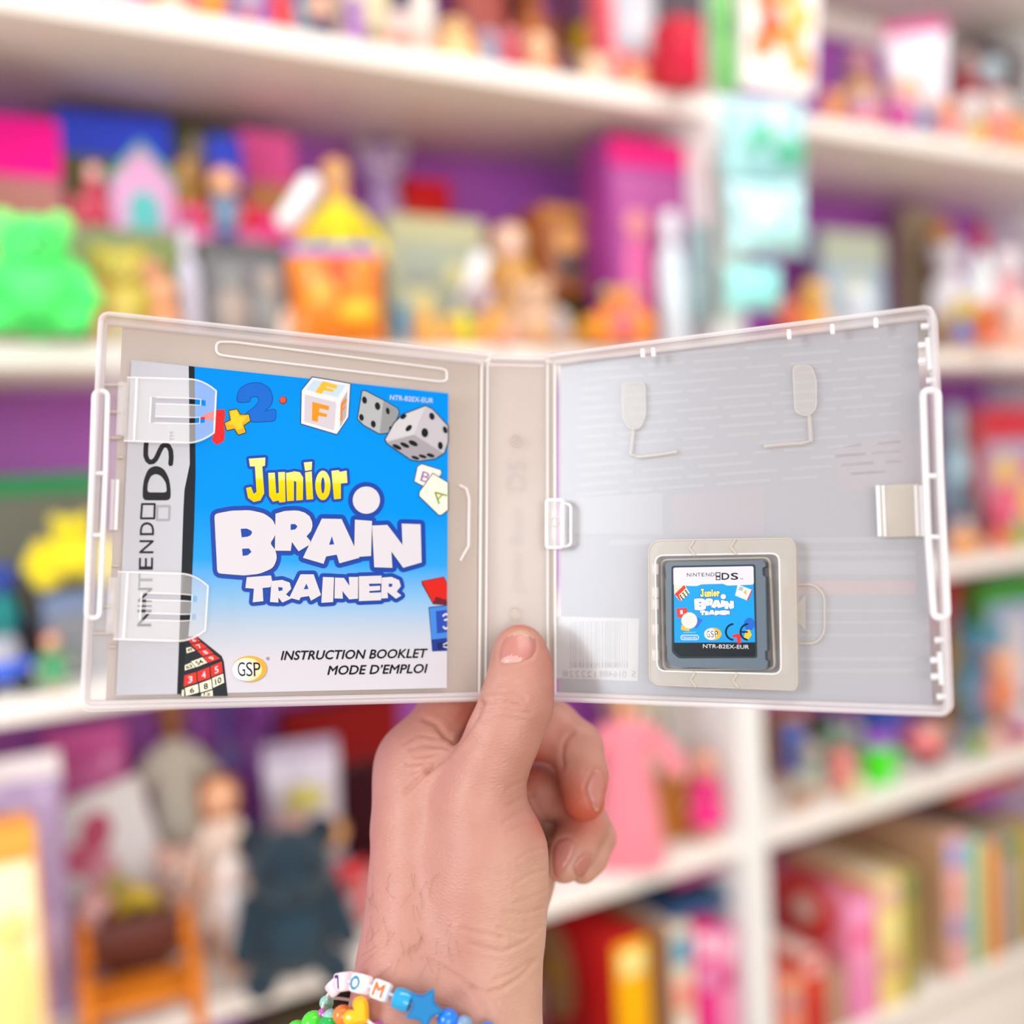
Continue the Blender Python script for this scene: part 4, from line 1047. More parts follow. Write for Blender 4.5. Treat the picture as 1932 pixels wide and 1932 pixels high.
# --- details of the right leaf
b = MB()
bar(b, MR, arc_loop([(1741, 736), (1770, 736), (1774, 900), (1780, 1010), (1788, 1165), (1762, 1165), (1750, 1000)], 14), -.0012, .0011, P_LATCH, True)
bar(b, MR, [(1746, 898), (1774, 898)], -.0012, .0008, P_LATCH); bar(b, MR, [(1756, 1013), (1782, 1013)], -.0012, .0007, P_LATCH)
b.build('latch_frame', GC, WR)
for x, y, dx in ((1738, 616, 16), (1733, 652, 14), (1733, 682, 14), (1748, 718, 18), (1764, 1208, 18), (1756, 1246, 18), (1757, 1277, 18), (1768, 1315, 18)):
    b = MB(); bar(b, MR, [(x, y), (x+dx, y-1)], -.003, .0010, P_LATCH); b.build('hook', GC, WR)
for q in ([(1751, 638), (1756, 698)], [(1774, 1230), (1778, 1292)]):
    b = MB(); bar(b, MR, q, -.0022, .0010, P_LATCH); b.build('hook', GC, WR)
b = MB()
for x, r in ((1656, .0007), (1666, .0005), (1728, .0007), (1737, .0006)):
    bar(b, MR, [(x, 916), (x+4, 1012)], BW+.0022, r, P_EDGE)
q0, q1 = loc(MR, 1660, 916, BW+.0015), loc(MR, 1740, 1012, BW+.0015)
b.box(((q0[0]+q1[0])/2, (q0[1]+q1[1])/2, BW+.0014), (q1[0]-q0[0], q0[1]-q1[1], .0012), P_FROST, .0003)
b.build('catch', GC, WR)
b = MB()
q0, q1 = loc(MR, 1031, 942, -.003), loc(MR, 1064, 1034, -.003)
b.box(((q0[0]+q1[0])/2, (q0[1]+q1[1])/2, -.0045), (q1[0]-q0[0], q0[1]-q1[1], .0040), P_CLEAR, .0008)
bar(b, MR, arc_loop([(1031, 943), (1062, 943), (1062, 1033), (1031, 1033)], 6), -.0025, .0005, P_EDGE, True)
bar(b, MR, arc_loop([(1060, 948), (1077, 953), (1077, 1028), (1060, 1033)], 6), -.0045, .0005, P_EDGE, True)
ring2(b, MR, (1046, 985), .0016, -.0023)
b.build('catch', GC, WR)
for pa, arm in (([(1173, 722), (1217, 722), (1218, 785), (1206, 810), (1188, 810), (1174, 790)], [(1196, 806), (1190, 858), (1206, 862), (1240, 858), (1278, 852)]),
                ([(1496, 690), (1530, 690), (1540, 715), (1540, 770), (1524, 786), (1500, 778)], [(1527, 784), (1530, 832), (1514, 836), (1480, 838), (1442, 842)])):
    b = MB(); w = BW+.0010
    P2 = [loc(MR, x, y, w) for x, y in arc_loop(pa, 10)]
    v, f = tri2d([P2]); b.raw([(x, y, w) for x, y in v], f, P_SOFT)
    bar(b, MR, arc_loop(pa, 10), w, .0003, P_SOFT, True)
    b.tube([loc(MR, x, y, BW+.0006)+(BW+.0006,) for x, y in arm], .0008, P_SOFT, 6)
    b.build('keyhole_tab', GC, WR)
b = MB()
def ringplate(M, outer, inner, w0, w1, m):
    O = [loc(M, x, y, w1) for x, y in outer]; I = [loc(M, x, y, w1) for x, y in inner]
    v, f = tri2d([O], [I]); b.raw([(x, y, w1) for x, y in v], f, m)
    for P2 in (O, I):
        n = len(P2); b.raw([(x, y, w1) for x, y in P2]+[(x, y, w0) for x, y in P2], [(i, (i+1) % n, n+(i+1) % n, n+i) for i in range(n)], m)
outer = arc_loop([(1224, 1020), (1492, 1016), (1500, 1030), (1504, 1290), (1500, 1302), (1240, 1292), (1226, 1282)], 26)
inner = arc_loop([(1236, 1048), (1470, 1044), (1474, 1272), (1240, 1266)], 16)
ringplate(MR, outer, inner, BW, -.0028, P_FROST)
bar(b, MR, outer, -.0028, .00035, P_FROST, True); bar(b, MR, inner, -.0028, .0003, P_EDGE, True)
bar(b, MR, arc_loop([(1248, 1056), (1452, 1052), (1462, 1262), (1252, 1264)], 12), BW+.0016, .0005, P_FROST, True)
for y in (1074, 1118, 1140, 1188, 1236):
    q = loc(MR, 1236, y, -.004); b.box((q[0], q[1], -.0042), (.0022, .0038, .0020), P_EDGE, .0004)
for x, y in ((1304, 1034), (1382, 1032), (1306, 1282), (1386, 1284)):
    bar(b, MR, [(x+6, y-14), (x-3, y), (x+8, y+14)], -.0028, .0007, P_FROST)
bar(b, MR, arc_loop([(1474, 1104), (1536, 1102), (1556, 1122), (1556, 1194), (1540, 1214), (1476, 1214)], 22), BW+.0004, .0004, P_FROST, True)
P2 = [loc(MR, x, y, BW+.0003) for x, y in ((1490, 1156), (1520, 1122), (1520, 1190))]
b.raw([(x, y, BW+.0003) for x, y in P2], [(0, 1, 2)], P_FROST)
b.build('cartridge_holder', GC, WR, sharp=25)
for x, yy in ((1212, 658), (1232, 656), (1488, 622), (1570, 612), (1652, 600)):
    b = MB(); q = loc(MR, x, yy, -.0006); b.box((q[0], q[1]-.0015, -.0012), (.0014, .0034, .0022), P_EDGE, .0005); b.build('rim_tab', GC, WR)
# ------------------------------------------------------------------ booklet under the clips
def ramp_mat(name, stops, kind='paper'):
    """printed colour that changes with height on the page; stops are (local y, colour)"""
    m = bpy.data.materials.new(name); m.use_nodes = True; nt = m.node_tree; b = nt.nodes['Principled BSDF']
    b.inputs['Roughness'].default_value = .4; b.inputs['Specular IOR Level'].default_value = .04
    tc = nt.nodes.new('ShaderNodeTexCoord'); sp = nt.nodes.new('ShaderNodeSeparateXYZ'); mr = nt.nodes.new('ShaderNodeMapRange'); cr = nt.nodes.new('ShaderNodeValToRGB')
    y0, y1 = stops[0][0], stops[-1][0]
    mr.inputs['From Min'].default_value = y0; mr.inputs['From Max'].default_value = y1
    nt.links.new(tc.outputs['Object'], sp.inputs[0]); nt.links.new(sp.outputs['Y'], mr.inputs['Value']); nt.links.new(mr.outputs[0], cr.inputs[0]); nt.links.new(cr.outputs[0], b.inputs['Base Color'])
    e = cr.color_ramp.elements
    while len(e) < len(stops): e.new(.5)
    for el, (y, c) in zip(e, stops): el.position = (y-y0)/(y1-y0); el.color = lin(c)
    return m
BZ = -.0052
BK = Decal(ML, BZ)
yl = lambda y: loc(ML, 600, y, BZ)[1]
M_SKY = ramp_mat('booklet_sky_print', [(yl(1240), 'cac6ce'), (yl(1190), 'b6c0ce'), (yl(1130), '86b4da'), (yl(1060), '2c98e2'), (yl(960), '028ae4'), (yl(700), '0086e4')])
M_JUN = ramp_mat('junior_print', [(yl(948), 'f2bc00'), (yl(912), 'f6cc10'), (yl(906), 'fbdc68'), (yl(870), 'fde08a')])
PR = lambda c: mat(c, 'print')
WHT, NAVY, BLK = PR('cecad0'), PR('1640a0'), PR('0e1016')
cor = [(248, 679), (846, 742), (843, 1298), (219, 1312)]
cl = [loc(ML, x, y, BZ) for x, y in cor]
BK.mb.prism(cl, BZ-.0012, BZ-.00004, mat('e8e4e4', 'paper'))
BK.fill(cor, M_SKY, 0)
BK.fill([(248, 679), (356, 690.5), (358, 876), (348, 924), (346, 960), (340, 1150), (334, 1309.5), (219, 1312)], PR('bcbcc4'), 1)
BK.fill([(356, 690.5), (367, 691.7), (369, 890), (366, 1000), (360, 1150), (345, 1309.3), (334, 1309.5), (340, 1150), (346, 960), (348, 924), (358, 876)], PR('10161c'), 1)
# vertical console wordmark
DK = PR('17181e')
def vword(s, ya, yb, xa, xb, m, off=0.0):          # reads upward: baseline at x = xb
    BK.text(s, (xb, ya), (xb-(ya-yb)*-.02, yb), xb-xa, m, 2, off=off, hv=(-(xb-xa), 0))
for ch, ya, yb in (('N', 1182, 1150), ('I', 1145, 1142), ('N', 1136, 1109), ('T', 1108, 1080), ('E', 1075, 1052), ('N', 1044, 1019), ('D', 1010, 985)):
    sh = (1182-ya)*.03
    vword(ch, ya, yb, 257+sh, 285+sh, DK if ch != 'T' else PR('5c6876'), .008)
for q, w_, c in ((((266, 978), (291, 978), (292, 951), (268, 951)), 2.0, DK), (((296, 981), (319, 981), (320, 955), (297, 955)), 2.2, PR('9c9ca2'))):
    BK.fill(stroke(q, w_), c, 2)
BK.fill(arc_loop([(269, 944), (322, 944), (322, 922), (319, 902), (309, 884), (294, 878), (280, 884), (272, 902), (269, 922)], 9, 4), DK, 2, holes=[arc_loop([(278, 929), (315, 929), (313, 910), (303, 897), (293, 894), (285, 898), (279, 911)], 6, 4)])
BK.fill(stroke([(322, 875), (323, 862), (322, 850), (318, 842), (312, 839), (306, 842), (302, 849), (298, 858), (294, 866), (289, 871), (283, 872), (278, 868), (275, 860), (275, 848), (276, 835)], 4.6, False), DK, 2)
BK.text('TM', (328, 832), (328, 815), 8, PR('5a5a66'), 2, hv=(-8, 0))
# 1 + 2 and the red dot
s1 = .20704
BK.fill(tp([(1345, 1030), (1420, 1025), (1425, 1080), (1412, 1150), (1420, 1240), (1415, 1312), (1350, 1350), (1300, 1310), (1335, 1200), (1330, 1130), (1180, 1110), (1260, 1060)], 130, 560, s1), PR('d8201c'), 2)
plus = tp([(1460, 1040), (1530, 1025), (1560, 1075), (1640, 1075), (1650, 1130), (1590, 1170), (1610, 1235), (1545, 1255), (1510, 1200), (1440, 1215), (1420, 1150), (1475, 1125)], 130, 560, s1)
BK.fill([plus]+stroke(plus, 1.6), PR('3a3410'), 3); BK.fill(plus, PR('e8a40c'), 4)
BK.fill(tp([(1475, 1045), (1525, 1035), (1555, 1090), (1625, 1085), (1580, 1150), (1585, 1200), (1535, 1215), (1500, 1165), (1440, 1165), (1480, 1130)], 130, 560, s1), PR('f8c020'), 5)
two = arc_loop(tp([(1535, 960), (1535, 900), (1562, 835), (1640, 790), (1740, 782), (1825, 830), (1858, 920), (1838, 990), (1770, 1052), (1885, 1020), (1880, 1130), (1660, 1140), (1600, 1075), (1690, 1010), (1735, 955), (1730, 915), (1690, 900), (1650, 918), (1648, 955)], 130, 560, s1), 7, 3)
BK.fill([two]+stroke(two, 1.5), PR('0a4a94'), 2); BK.fill(two, PR('0b62c4'), 3)
BK.fill(circ((534, 755), 7.5), PR('6a2a20'), 2); BK.fill(circ((533.6, 754.4), 6), PR('e04830'), 3)
# letter block
s2 = .24845
X2 = lambda p: tp(p, 480, 640, s2)
blk = X2([(440, 290), (360, 390), (355, 640), (625, 720), (712, 590), (727, 340), (600, 316)])
BK.fill([blk]+stroke(blk, 2), PR('2c4a66'), 2); BK.fill(blk, PR('dcd8dc'), 3)
BK.fill(X2([(452, 308), (690, 352), (632, 440), (392, 382)]), PR('b8ccdc'), 4)
BK.fill(X2([(384, 420), (622, 480), (604, 692), (378, 624)]), PR('c4bcc4'), 4)
BK.fill(X2([(660, 470), (706, 392), (698, 586), (648, 672)]), PR('a8a4ac'), 4)
BK.fill(X2([(520, 318), (632, 350), (622, 378), (548, 360), (545, 368), (605, 382), (596, 402), (530, 388), (510, 415), (460, 402)]), PR('eeb030'), 5)
BK.fill(X2([(440, 475), (568, 508), (564, 540), (494, 524), (490, 552), (552, 568), (548, 592), (486, 580), (480, 628), (436, 618)]), PR('f08a18'), 5)
BK.fill(X2([(655, 490), (700, 440), (698, 475), (672, 505), (672, 525), (694, 500), (692, 520), (670, 545), (668, 610), (650, 630)]), PR('d87c20'), 5)
# dice
d1 = X2([(820, 392), (845, 395), (980, 465), (1088, 530), (1096, 560), (1035, 705), (950, 716), (830, 650), (785, 604)])
BK.fill([d1]+stroke(d1, 2), PR('1e3848'), 2); BK.fill(d1, PR('a8aaac'), 3)
BK.fill(X2([(980, 470), (1088, 535), (1092, 562), (1032, 700), (952, 712)]), PR('8a8c8e'), 4)
for x, y, rx, ry in ((836, 462, 18, 28), (935, 508, 20, 30), (813, 594, 17, 26), (903, 644, 18, 27), (1013, 545, 14, 26), (1036, 680, 13, 20)):
    BK.fill(X2(circ((x, y), rx, ry, 16, -.2)), PR('12181c'), 5)
d2 = X2([(1300, 508), (1130, 572), (1062, 640), (995, 760), (1010, 790), (1190, 912), (1250, 922), (1370, 905), (1440, 862), (1468, 780), (1468, 660), (1350, 532)])
BK.fill([d2]+stroke(d2, 2.2), PR('1e3848'), 5); BK.fill(d2, PR('b6b0b6'), 6)
BK.fill(X2([(1300, 510), (1212, 725), (1000, 772), (1062, 642), (1130, 576)]), PR('c2bec2'), 7)
BK.fill(X2([(1212, 725), (1434, 866), (1366, 903), (1248, 918), (1190, 908), (1006, 784)]), PR('9a949a'), 7)
for x, y, rx, ry, a in ((1132, 588, 26, 16, -.6), (1172, 675, 30, 18, -.8), (1348, 585, 20, 28, -.3), (1294, 710, 26, 35, -.1), (1448, 688, 16, 28, -.3), (1412, 808, 19, 30, -.1), (1083, 818, 38, 15, .45), (1142, 804, 38, 15, .45), (1206, 790, 38, 18, .45), (1222, 900, 32, 12, .3), (1278, 890, 32, 12, .3), (1338, 882, 32, 14, .3)):
    BK.fill(X2(circ((x, y), rx, ry, 16, a)), PR('10161a'), 8)
# letter tiles
for q, c, ch, a, bb, h, col in (([(1270, 950), (1415, 995), (1418, 1020), (1380, 1075), (1290, 1118), (1216, 1078), (1240, 970)], 'e4dcd0', 'B', (1258, 1075), (1320, 1092), 82, '8a5a98'),
                               ([(1355, 1022), (1468, 1090), (1468, 1295), (1420, 1332), (1400, 1332), (1254, 1190), (1256, 1160)], 'e6e0cc', 'A', (1398, 1256), (1468, 1182), 92, '7c9434')):
    P_ = X2(q); kk = 3 if ch == 'B' else 5
    BK.fill([P_]+stroke(P_, 1.8), PR('20384a'), kk); BK.fill(P_, PR(c), kk+1)
    a, bb = X2([a])[0], X2([bb])[0]
    BK.text(ch, a, bb, h*s2, PR(col), kk+2)
BK.text('NTR-B2EX-EUR', (735.5, 754), (817, 760.5), 9.5, WHT, 2, off=.004)
# title lettering
J1 = lambda p: tp(p, 130, 560, s1)
jun = [J1([(1640, 1475), (1790, 1465), (1787, 1540), (1762, 1545), (1780, 1790), (1745, 1855), (1685, 1870), (1632, 1832), (1615, 1742), (1660, 1732), (1684, 1796), (1710, 1778), (1695, 1545), (1650, 1545)]),
       X2([(105, 1015), (155, 1013), (165, 1172), (186, 1166), (180, 1010), (232, 1008), (236, 1235), (192, 1240), (182, 1225), (140, 1234), (112, 1190)]),
       X2([(240, 1015), (288, 1008), (300, 1003), (345, 1010), (370, 1050), (368, 1220), (318, 1225), (318, 1082), (300, 1076), (300, 1226), (248, 1230)]),
       X2([(385, 1012), (435, 1003), (446, 1214), (396, 1219)]), X2([(375, 936), (438, 930), (435, 992), (385, 1000)]),
       X2(circ((520, 1110), 58, 112)), X2([(585, 1000), (640, 994), (648, 1008), (700, 998), (706, 1090), (656, 1096), (656, 1210), (605, 1216)])]
BK.fill([q for p in jun for q in [p]+stroke(p, 5.2)], NAVY, 2)
BK.fill(jun, M_JUN, 4, holes=[X2(circ((520, 1110), 14, 62))]); BK.fill(X2(circ((520, 1110), 13, 61)), NAVY, 3)
C3 = lambda p: tp(p, 130, 950, s1)
C4 = lambda p: tp(p, 480, 1050, s2)
brain = [arc_loop(C3([(1325, 95), (1480, 65), (1650, 60), (1780, 90), (1862, 150), (1892, 235), (1872, 310), (1832, 362), (1885, 425), (1897, 505), (1860, 588), (1740, 640), (1600, 656), (1420, 642), (1352, 635)]), 7, 3),
         X2([(160, 1325), (230, 1304), (300, 1300), (340, 1303), (385, 1318), (420, 1345), (438, 1385), (441, 1420), (430, 1458), (396, 1497), (425, 1532), (420, 1560), (335, 1611), (285, 1540), (276, 1607), (155, 1606)]),
         X2([(512, 1362), (662, 1365), (704, 1455), (798, 1660), (645, 1702), (625, 1636), (545, 1650), (525, 1706), (368, 1660)]),
         X2([(763, 1370), (893, 1380), (886, 1646), (757, 1655)]), X2(circ((850, 1222), 104, 104, 32)),
         X2([(893, 1415), (1010, 1410), (1125, 1562), (1118, 1400), (1262, 1405), (1270, 1695), (1130, 1736), (1040, 1612), (1048, 1736), (910, 1732)])]
bh = [C3([(1565, 230), (1620, 228), (1660, 246), (1670, 266), (1655, 290), (1630, 302), (1575, 309)]), C3([(1578, 412), (1640, 409), (1665, 440), (1630, 471), (1583, 478)]),
      X2([(275, 1405), (308, 1403), (328, 1422), (310, 1444), (275, 1449)]), X2([(588, 1495), (606, 1558), (567, 1561)])]
trn = [C3([(1620, 672), (1842, 655), (1852, 705), (1838, 762), (1765, 770), (1772, 890), (1675, 900), (1686, 776), (1608, 770)]),
       C4([(130, 186), (210, 177), (268, 198), (280, 245), (240, 288), (282, 318), (212, 350), (182, 312), (182, 350), (118, 345)]),
       C4([(350, 135), (450, 135), (506, 292), (430, 336), (414, 300), (352, 310), (340, 333), (265, 312)]),
       C4([(520, 155), (605, 158), (598, 346), (508, 352)]),
       C4([(612, 160), (680, 162), (722, 222), (716, 155), (788, 155), (786, 320), (720, 326), (668, 262), (672, 320), (608, 318)]),
       C4([(793, 150), (965, 145), (965, 205), (870, 207), (874, 226), (955, 222), (955, 256), (872, 262), (874, 276), (962, 272), (962, 332), (793, 339)]),
       C4([(967, 160), (1040, 154), (1100, 180), (1112, 226), (1080, 266), (1116, 296), (1075, 321), (1010, 270), (1015, 316), (962, 319)])]
th = [C4([(180, 232), (213, 235), (214, 256), (185, 263)]), C4([(395, 205), (411, 246), (374, 249)]), C4([(1020, 205), (1050, 208), (1045, 229), (1020, 231)])]
BK.fill([q for p in brain for q in [p]+stroke(p, 8.6)], NAVY, 2); BK.fill([q for p in trn for q in [p]+stroke(p, 7.2)], NAVY, 3)
BK.fill([q for p in brain for q in stroke(p, .7)], PR('2a2a3a'), 5)
BK.fill([q for p in trn for q in stroke(p, .6)], PR('2a2a3a'), 5)
for i, p in enumerate(brain): BK.fill(p, WHT, 6+i % 2, holes=bh)
for i, p in enumerate(trn): BK.fill(p, WHT, 6+i % 2, holes=th)
for h_ in bh+th: BK.fill(h_, NAVY, 5.5)
# arrow and number cube at the right edge
BK.fill(C4([(1268, 185), (1440, 152), (1463, 195), (1463, 372), (1355, 362), (1272, 210)]), PR('6a1c24'), 2)
BK.fill(C4([(1274, 188), (1436, 158), (1463, 200), (1463, 330), (1378, 306), (1356, 352), (1280, 205)]), PR('cc2018'), 3)
BK.fill(C4([(1322, 384), (1463, 368), (1463, 716), (1350, 720)]), PR('1a2c58'), 2)
BK.fill(C4([(1328, 390), (1463, 374), (1463, 618), (1345, 632)]), PR('3f7fd0'), 3); BK.fill(C4([(1378, 415), (1463, 404), (1463, 574), (1387, 584)]), PR('2348a8'), 4)
BK.fill(C4([(1347, 638), (1463, 622), (1463, 712), (1352, 716)]), PR('23358c'), 3); BK.fill(C4([(1385, 655), (1463, 645), (1463, 700), (1392, 706)]), PR('182660'), 4)
BK.fill(stroke(C4([(1434, 450), (1452, 436), (1463, 440)]), 1.8, False)+stroke(C4([(1436, 535), (1450, 548), (1463, 544)]), 1.8, False)+stroke(C4([(1446, 482), (1463, 478)]), 1.8, False), WHT, 5)
BK.fill(stroke(C4([(1436, 668), (1463, 655)]), 1.2, False)+stroke(C4([(1436, 685), (1463, 690)]), 1.2, False), PR('c8c8d8'), 5)
# number puzzle at the lower left
BK.fill(C3([(1066, 1216), (1165, 1208), (1392, 1390), (1412, 1440), (1448, 1754), (1018, 1757), (1050, 1500)]), PR('1a2228'), 2)
RED, CRM = PR('d42c22'), PR('e4dcc4')
tiles = [([(1080, 1226), (1160, 1214), (1198, 1256), (1110, 1276)], RED, '6', .4), ([(1114, 1286), (1203, 1264), (1262, 1310), (1168, 1336)], RED, '7', .4), ([(1170, 1343), (1262, 1316), (1318, 1365), (1222, 1393)], RED, '8', .4),
         ([(1224, 1402), (1316, 1372), (1378, 1412), (1270, 1450)], RED, '9', .4), ([(1068, 1316), (1110, 1306), (1152, 1340), (1074, 1366)], CRM, '49', .4), ([(1112, 1440), (1216, 1402), (1262, 1450), (1160, 1492)], CRM, '54', .4),
         ([(1056, 1474), (1112, 1450), (1152, 1492), (1056, 1522)], CRM, '63', .4),
         ([(1052, 1566), (1160, 1536), (1166, 1630), (1046, 1668)], RED, '3', 0), ([(1170, 1532), (1280, 1488), (1286, 1590), (1176, 1624)], RED, '4', 0), ([(1290, 1482), (1392, 1440), (1402, 1540), (1298, 1582)], RED, '5', 0),
         ([(1058, 1682), (1176, 1644), (1184, 1722), (1066, 1754)], CRM, '6', 0), ([(1188, 1640), (1296, 1600), (1306, 1690), (1198, 1722)], CRM, '8', 0), ([(1304, 1592), (1406, 1550), (1416, 1632), (1314, 1680)], CRM, '10', 0),
         ([(1208, 1732), (1310, 1700), (1312, 1755), (1204, 1755)], CRM, '12', 0), ([(1030, 1700), (1048, 1694), (1050, 1755), (1026, 1755)], CRM, '', 0)]
for q, m, t_, sh in tiles:
    BK.fill(C3(q), m, 3)
    if t_:
        a, b_2, c, d_ = [Vector(p) for p in C3(q)]
        w_ = .34*len(t_)**.7; o = d_*.5+c*.5; up = ((a+b_2)-(c+d_))*.5
        e = (c-d_); st = d_+e*(.5-w_/2)+up*.18
        BK.text(t_, tuple(st), tuple(st+e*w_), 1, WHT if m is RED else BLK, 4, off=.02, hv=tuple(up*.62))
# publisher oval
BK.fill(circ((471.5, 1262.5), 33.5, 25.2), PR('a89890'), 2); BK.fill(circ((470.5, 1261.5), 32.5, 24.2), PR('f0a42c'), 3)
BK.fill([p for p in circ((466, 1263), 28, 22) ], PR('f6d8a8'), 4); BK.fill(circ((459, 1264), 20.5, 19.5), PR('eeeaf0'), 5)
for ch, xa, xb in (('G', 449, 463), ('S', 465, 477), ('P', 479, 492)):
    BK.text(ch, (xa, 1276), (xb, 1275.4), 28, BLK, 6, off=.0)
BK.fill(stroke(circ((505.5, 1242.5), 2.6, n=12), .5), PR('60606a'), 2); BK.text('R', (504.4, 1243.8), (506.8, 1243.8), 2.6, PR('60606a'), 2)
BK.text('INSTRUCTION BOOKLET', (530, 1245), (803, 1240.6), 17.5, BLK, 2, shear=.25, bold=.55)
BK.text('MODE D\u2019EMPLOI', (618, 1273), (803, 1269.4), 17.5, BLK, 2, shear=.25, bold=.55)
t = empty('instruction_booklet', M=CAM @ ML @ Matrix.Translation((cl[0][0], cl[0][1], BZ)))
tag(t, 'blue and white instruction booklet held under the clips of the game case', 'booklet')
BK.mb.build('printed_cover', t, CAM @ ML, sharp=20)

# ------------------------------------------------------------------ game cartridge in its holder
CZ = -.0030
CT = Decal(MR, CZ)
K7 = lambda p: tp(p, 1180, 960, s1)
out = K7([(376, 488), (1250, 470), (1274, 492), (1274, 525), (1247, 540), (1250, 606), (1275, 620), (1290, 1290), (1270, 1300), (1275, 1376), (1296, 1386), (1292, 1450), (1275, 1466), (455, 1441), (410, 1415), (380, 1370), (380, 1250), (372, 1240), (363, 640), (371, 630), (362, 520)])
CT.mb.prism([loc(MR, x, y, CZ) for x, y in out], CZ-.0035, CZ, mat('4c5a66'))
t = empty('game_cartridge', M=CAM @ MR @ Matrix.Translation((loc(MR, 1350, 1160, CZ)[0], loc(MR, 1350, 1160, CZ)[1], CZ-.0035)))
tag(t, 'small dark grey game cartridge with a blue label seated in the case', 'game cartridge')
CT.mb.build('shell', t, CAM @ MR, sharp=20)
CT = Decal(MR, CZ+.00004, .00002)
lab = lambda g: arc_loop(K7([(436-g, 536-g), (1168+g, 522-g), (1186+g, 1344+g), (500-g, 1348+g), (438-g, 1290+g)]), 5)
CT.fill(lab(16), PR('2c363e'), 0); CT.fill(lab(0), PR('1a1e22'), 1)
CT.fill(K7([(440, 690), (1168, 684), (1182, 1216), (446, 1220)]), PR('0d8fdc'), 2)
CT.fill(arc_loop(K7([(436, 536), (1167, 522), (1170, 690), (925, 700), (895, 684), (690, 688), (655, 704), (438, 700)]), 4), PR('cfc9d6'), 3)
for ch, xa, xb in (('N', 560, 592), ('I', 602, 606), ('N', 617, 650), ('T', 655, 686), ('E', 695, 722), ('N', 733, 766), ('D', 777, 812)):
    CT.text(ch, K7([(xa, 618-(xa-560)*.012)])[0], K7([(xb, 618-(xb-560)*.012)])[0], 7.2, DK, 4)
for q in ([(824, 582), (862, 582), (862, 612), (824, 612)], [(828, 620), (862, 620), (863, 646), (828, 646)]): CT.fill(stroke(K7(q), .8), DK, 4)
CT.text('D', K7([(876, 646)])[0], K7([(948, 645)])[0], 13.4, DK, 4, off=.02); CT.text('S', K7([(960, 646)])[0], K7([(1030, 644)])[0], 13.2, DK, 4, off=.02)
CT.text('TM', K7([(1040, 646)])[0], K7([(1072, 646)])[0], 3.2, DK, 4)
# scaled copy of the title
A_ = (400, 862, 804, 1146); B_ = K7([(622, 728), (996, 978)])
sx = (B_[1][0]-B_[0][0])/(A_[2]-A_[0]); sy = (B_[1][1]-B_[0][1])/(A_[3]-A_[1])
Z = lambda P_: [(B_[0][0]+(x-A_[0])*sx, B_[0][1]+(y-A_[1])*sy) for x, y in P_]
CT.fill([q for p in jun+brain+trn for q in [Z(p)]+stroke(Z(p), 1.3)], PR('1c6ec0'), 4)
CT.fill([Z(p) for p in jun], PR('f6d048'), 6)
for i, p in enumerate(brain+trn): CT.fill(Z(p), PR('f0eef4'), 6+i % 2, holes=[Z(h_) for h_ in bh+th])
# corner pictures
CT.fill(K7([(442, 694), (540, 692), (586, 770), (500, 846), (446, 780)]), PR('d4ccb0'), 4); CT.fill(K7([(446, 780), (535, 694), (552, 722), (470, 800)]), PR('d03028'), 5)
CT.fill(K7([(470, 800), (484, 780), (508, 836), (500, 846)]), PR('d03028'), 5)
for i in range(9):
    x, y = 492+(i % 3)*24+(i//3)*10, 790-(i % 3)*22+(i//3)*14
    CT.fill(K7([(x, y), (x+11, y-9), (x+18, y+3), (x+7, y+11)]), PR('2a3238'), 6)
CT.fill(K7([(1024, 690), (1160, 742), (1118, 838), (1000, 790)]), PR('ddd8d4'), 4); CT.fill(K7([(1148, 738), (1160, 742), (1118, 838), (1106, 832)]), PR('a83848'), 5); CT.fill(K7([(1075, 760), (1100, 735), (1104, 790)]), PR('e09838'), 5)
CT.fill(K7([(1040, 705), (1078, 718), (1066, 752), (1026, 740)]), PR('98a8b0'), 5)
CT.fill(K7([(462, 908), (560, 902), (566, 960), (510, 1000), (470, 985)]), PR('d8342c'), 4); CT.text('1', K7([(500, 962)])[0], K7([(524, 960)])[0], 8.4, WHT, 5)
CT.fill(K7([(640, 980), (706, 1012), (650, 1090), (600, 1070)]), PR('3060c0'), 4); CT.fill(K7([(510, 1060), (590, 1085), (580, 1116), (506, 1102)]), PR('d8a828'), 4)
CT.fill(K7(circ((582, 1018), 74, 76, 30)), PR('c8b078'), 5); CT.fill(K7(circ((582, 1018), 68, 70, 30)), PR('eeebee'), 6)
for y in (984, 1002, 1018, 1036, 1054):
    CT.fill(K7([(582-44+abs(y-1018)*.5, y-3), (582+44-abs(y-1018)*.5, y-3), (582+44-abs(y-1018)*.5, y+3), (582-44+abs(y-1018)*.5, y+3)]), PR('c4b48c'), 7)
CT.fill(K7([(528, 1124), (640, 1122), (640, 1130), (528, 1132)]), PR('6ab4e6'), 4)
pill = K7(rrect(506, 1152, 666, 1192, 18)); CT.fill(stroke(pill, .8), WHT, 4)
CT.text('Nintendo', K7([(520, 1184)])[0], K7([(652, 1182)])[0], 4.8, WHT, 4, off=.01)
CT.fill(K7(circ((797, 1140), 78, 56, 28)), PR('f0a42c'), 4); CT.fill(K7(circ((776, 1142), 58, 52, 24)), PR('f0ecee'), 5)
for ch, xa, xb in (('G', 742, 772), ('S', 780, 808), ('P', 816, 846)):
    CT.text(ch, K7([(xa, 1172)])[0], K7([(xb, 1170)])[0], 13, BLK, 6)
CT.fill(K7(circ((1130, 1050), 50, 58, 24)), PR('1c5eb8'), 3)
ceC = [(985+70*math.cos(a), 1122+72*math.sin(a)) for a in [math.radians(t_) for t_ in range(-95, -266, -14)]]
ceE = [(1118+70*math.cos(a), 1122+72*math.sin(a)) for a in [math.radians(t_) for t_ in range(-95, -266, -14)]]
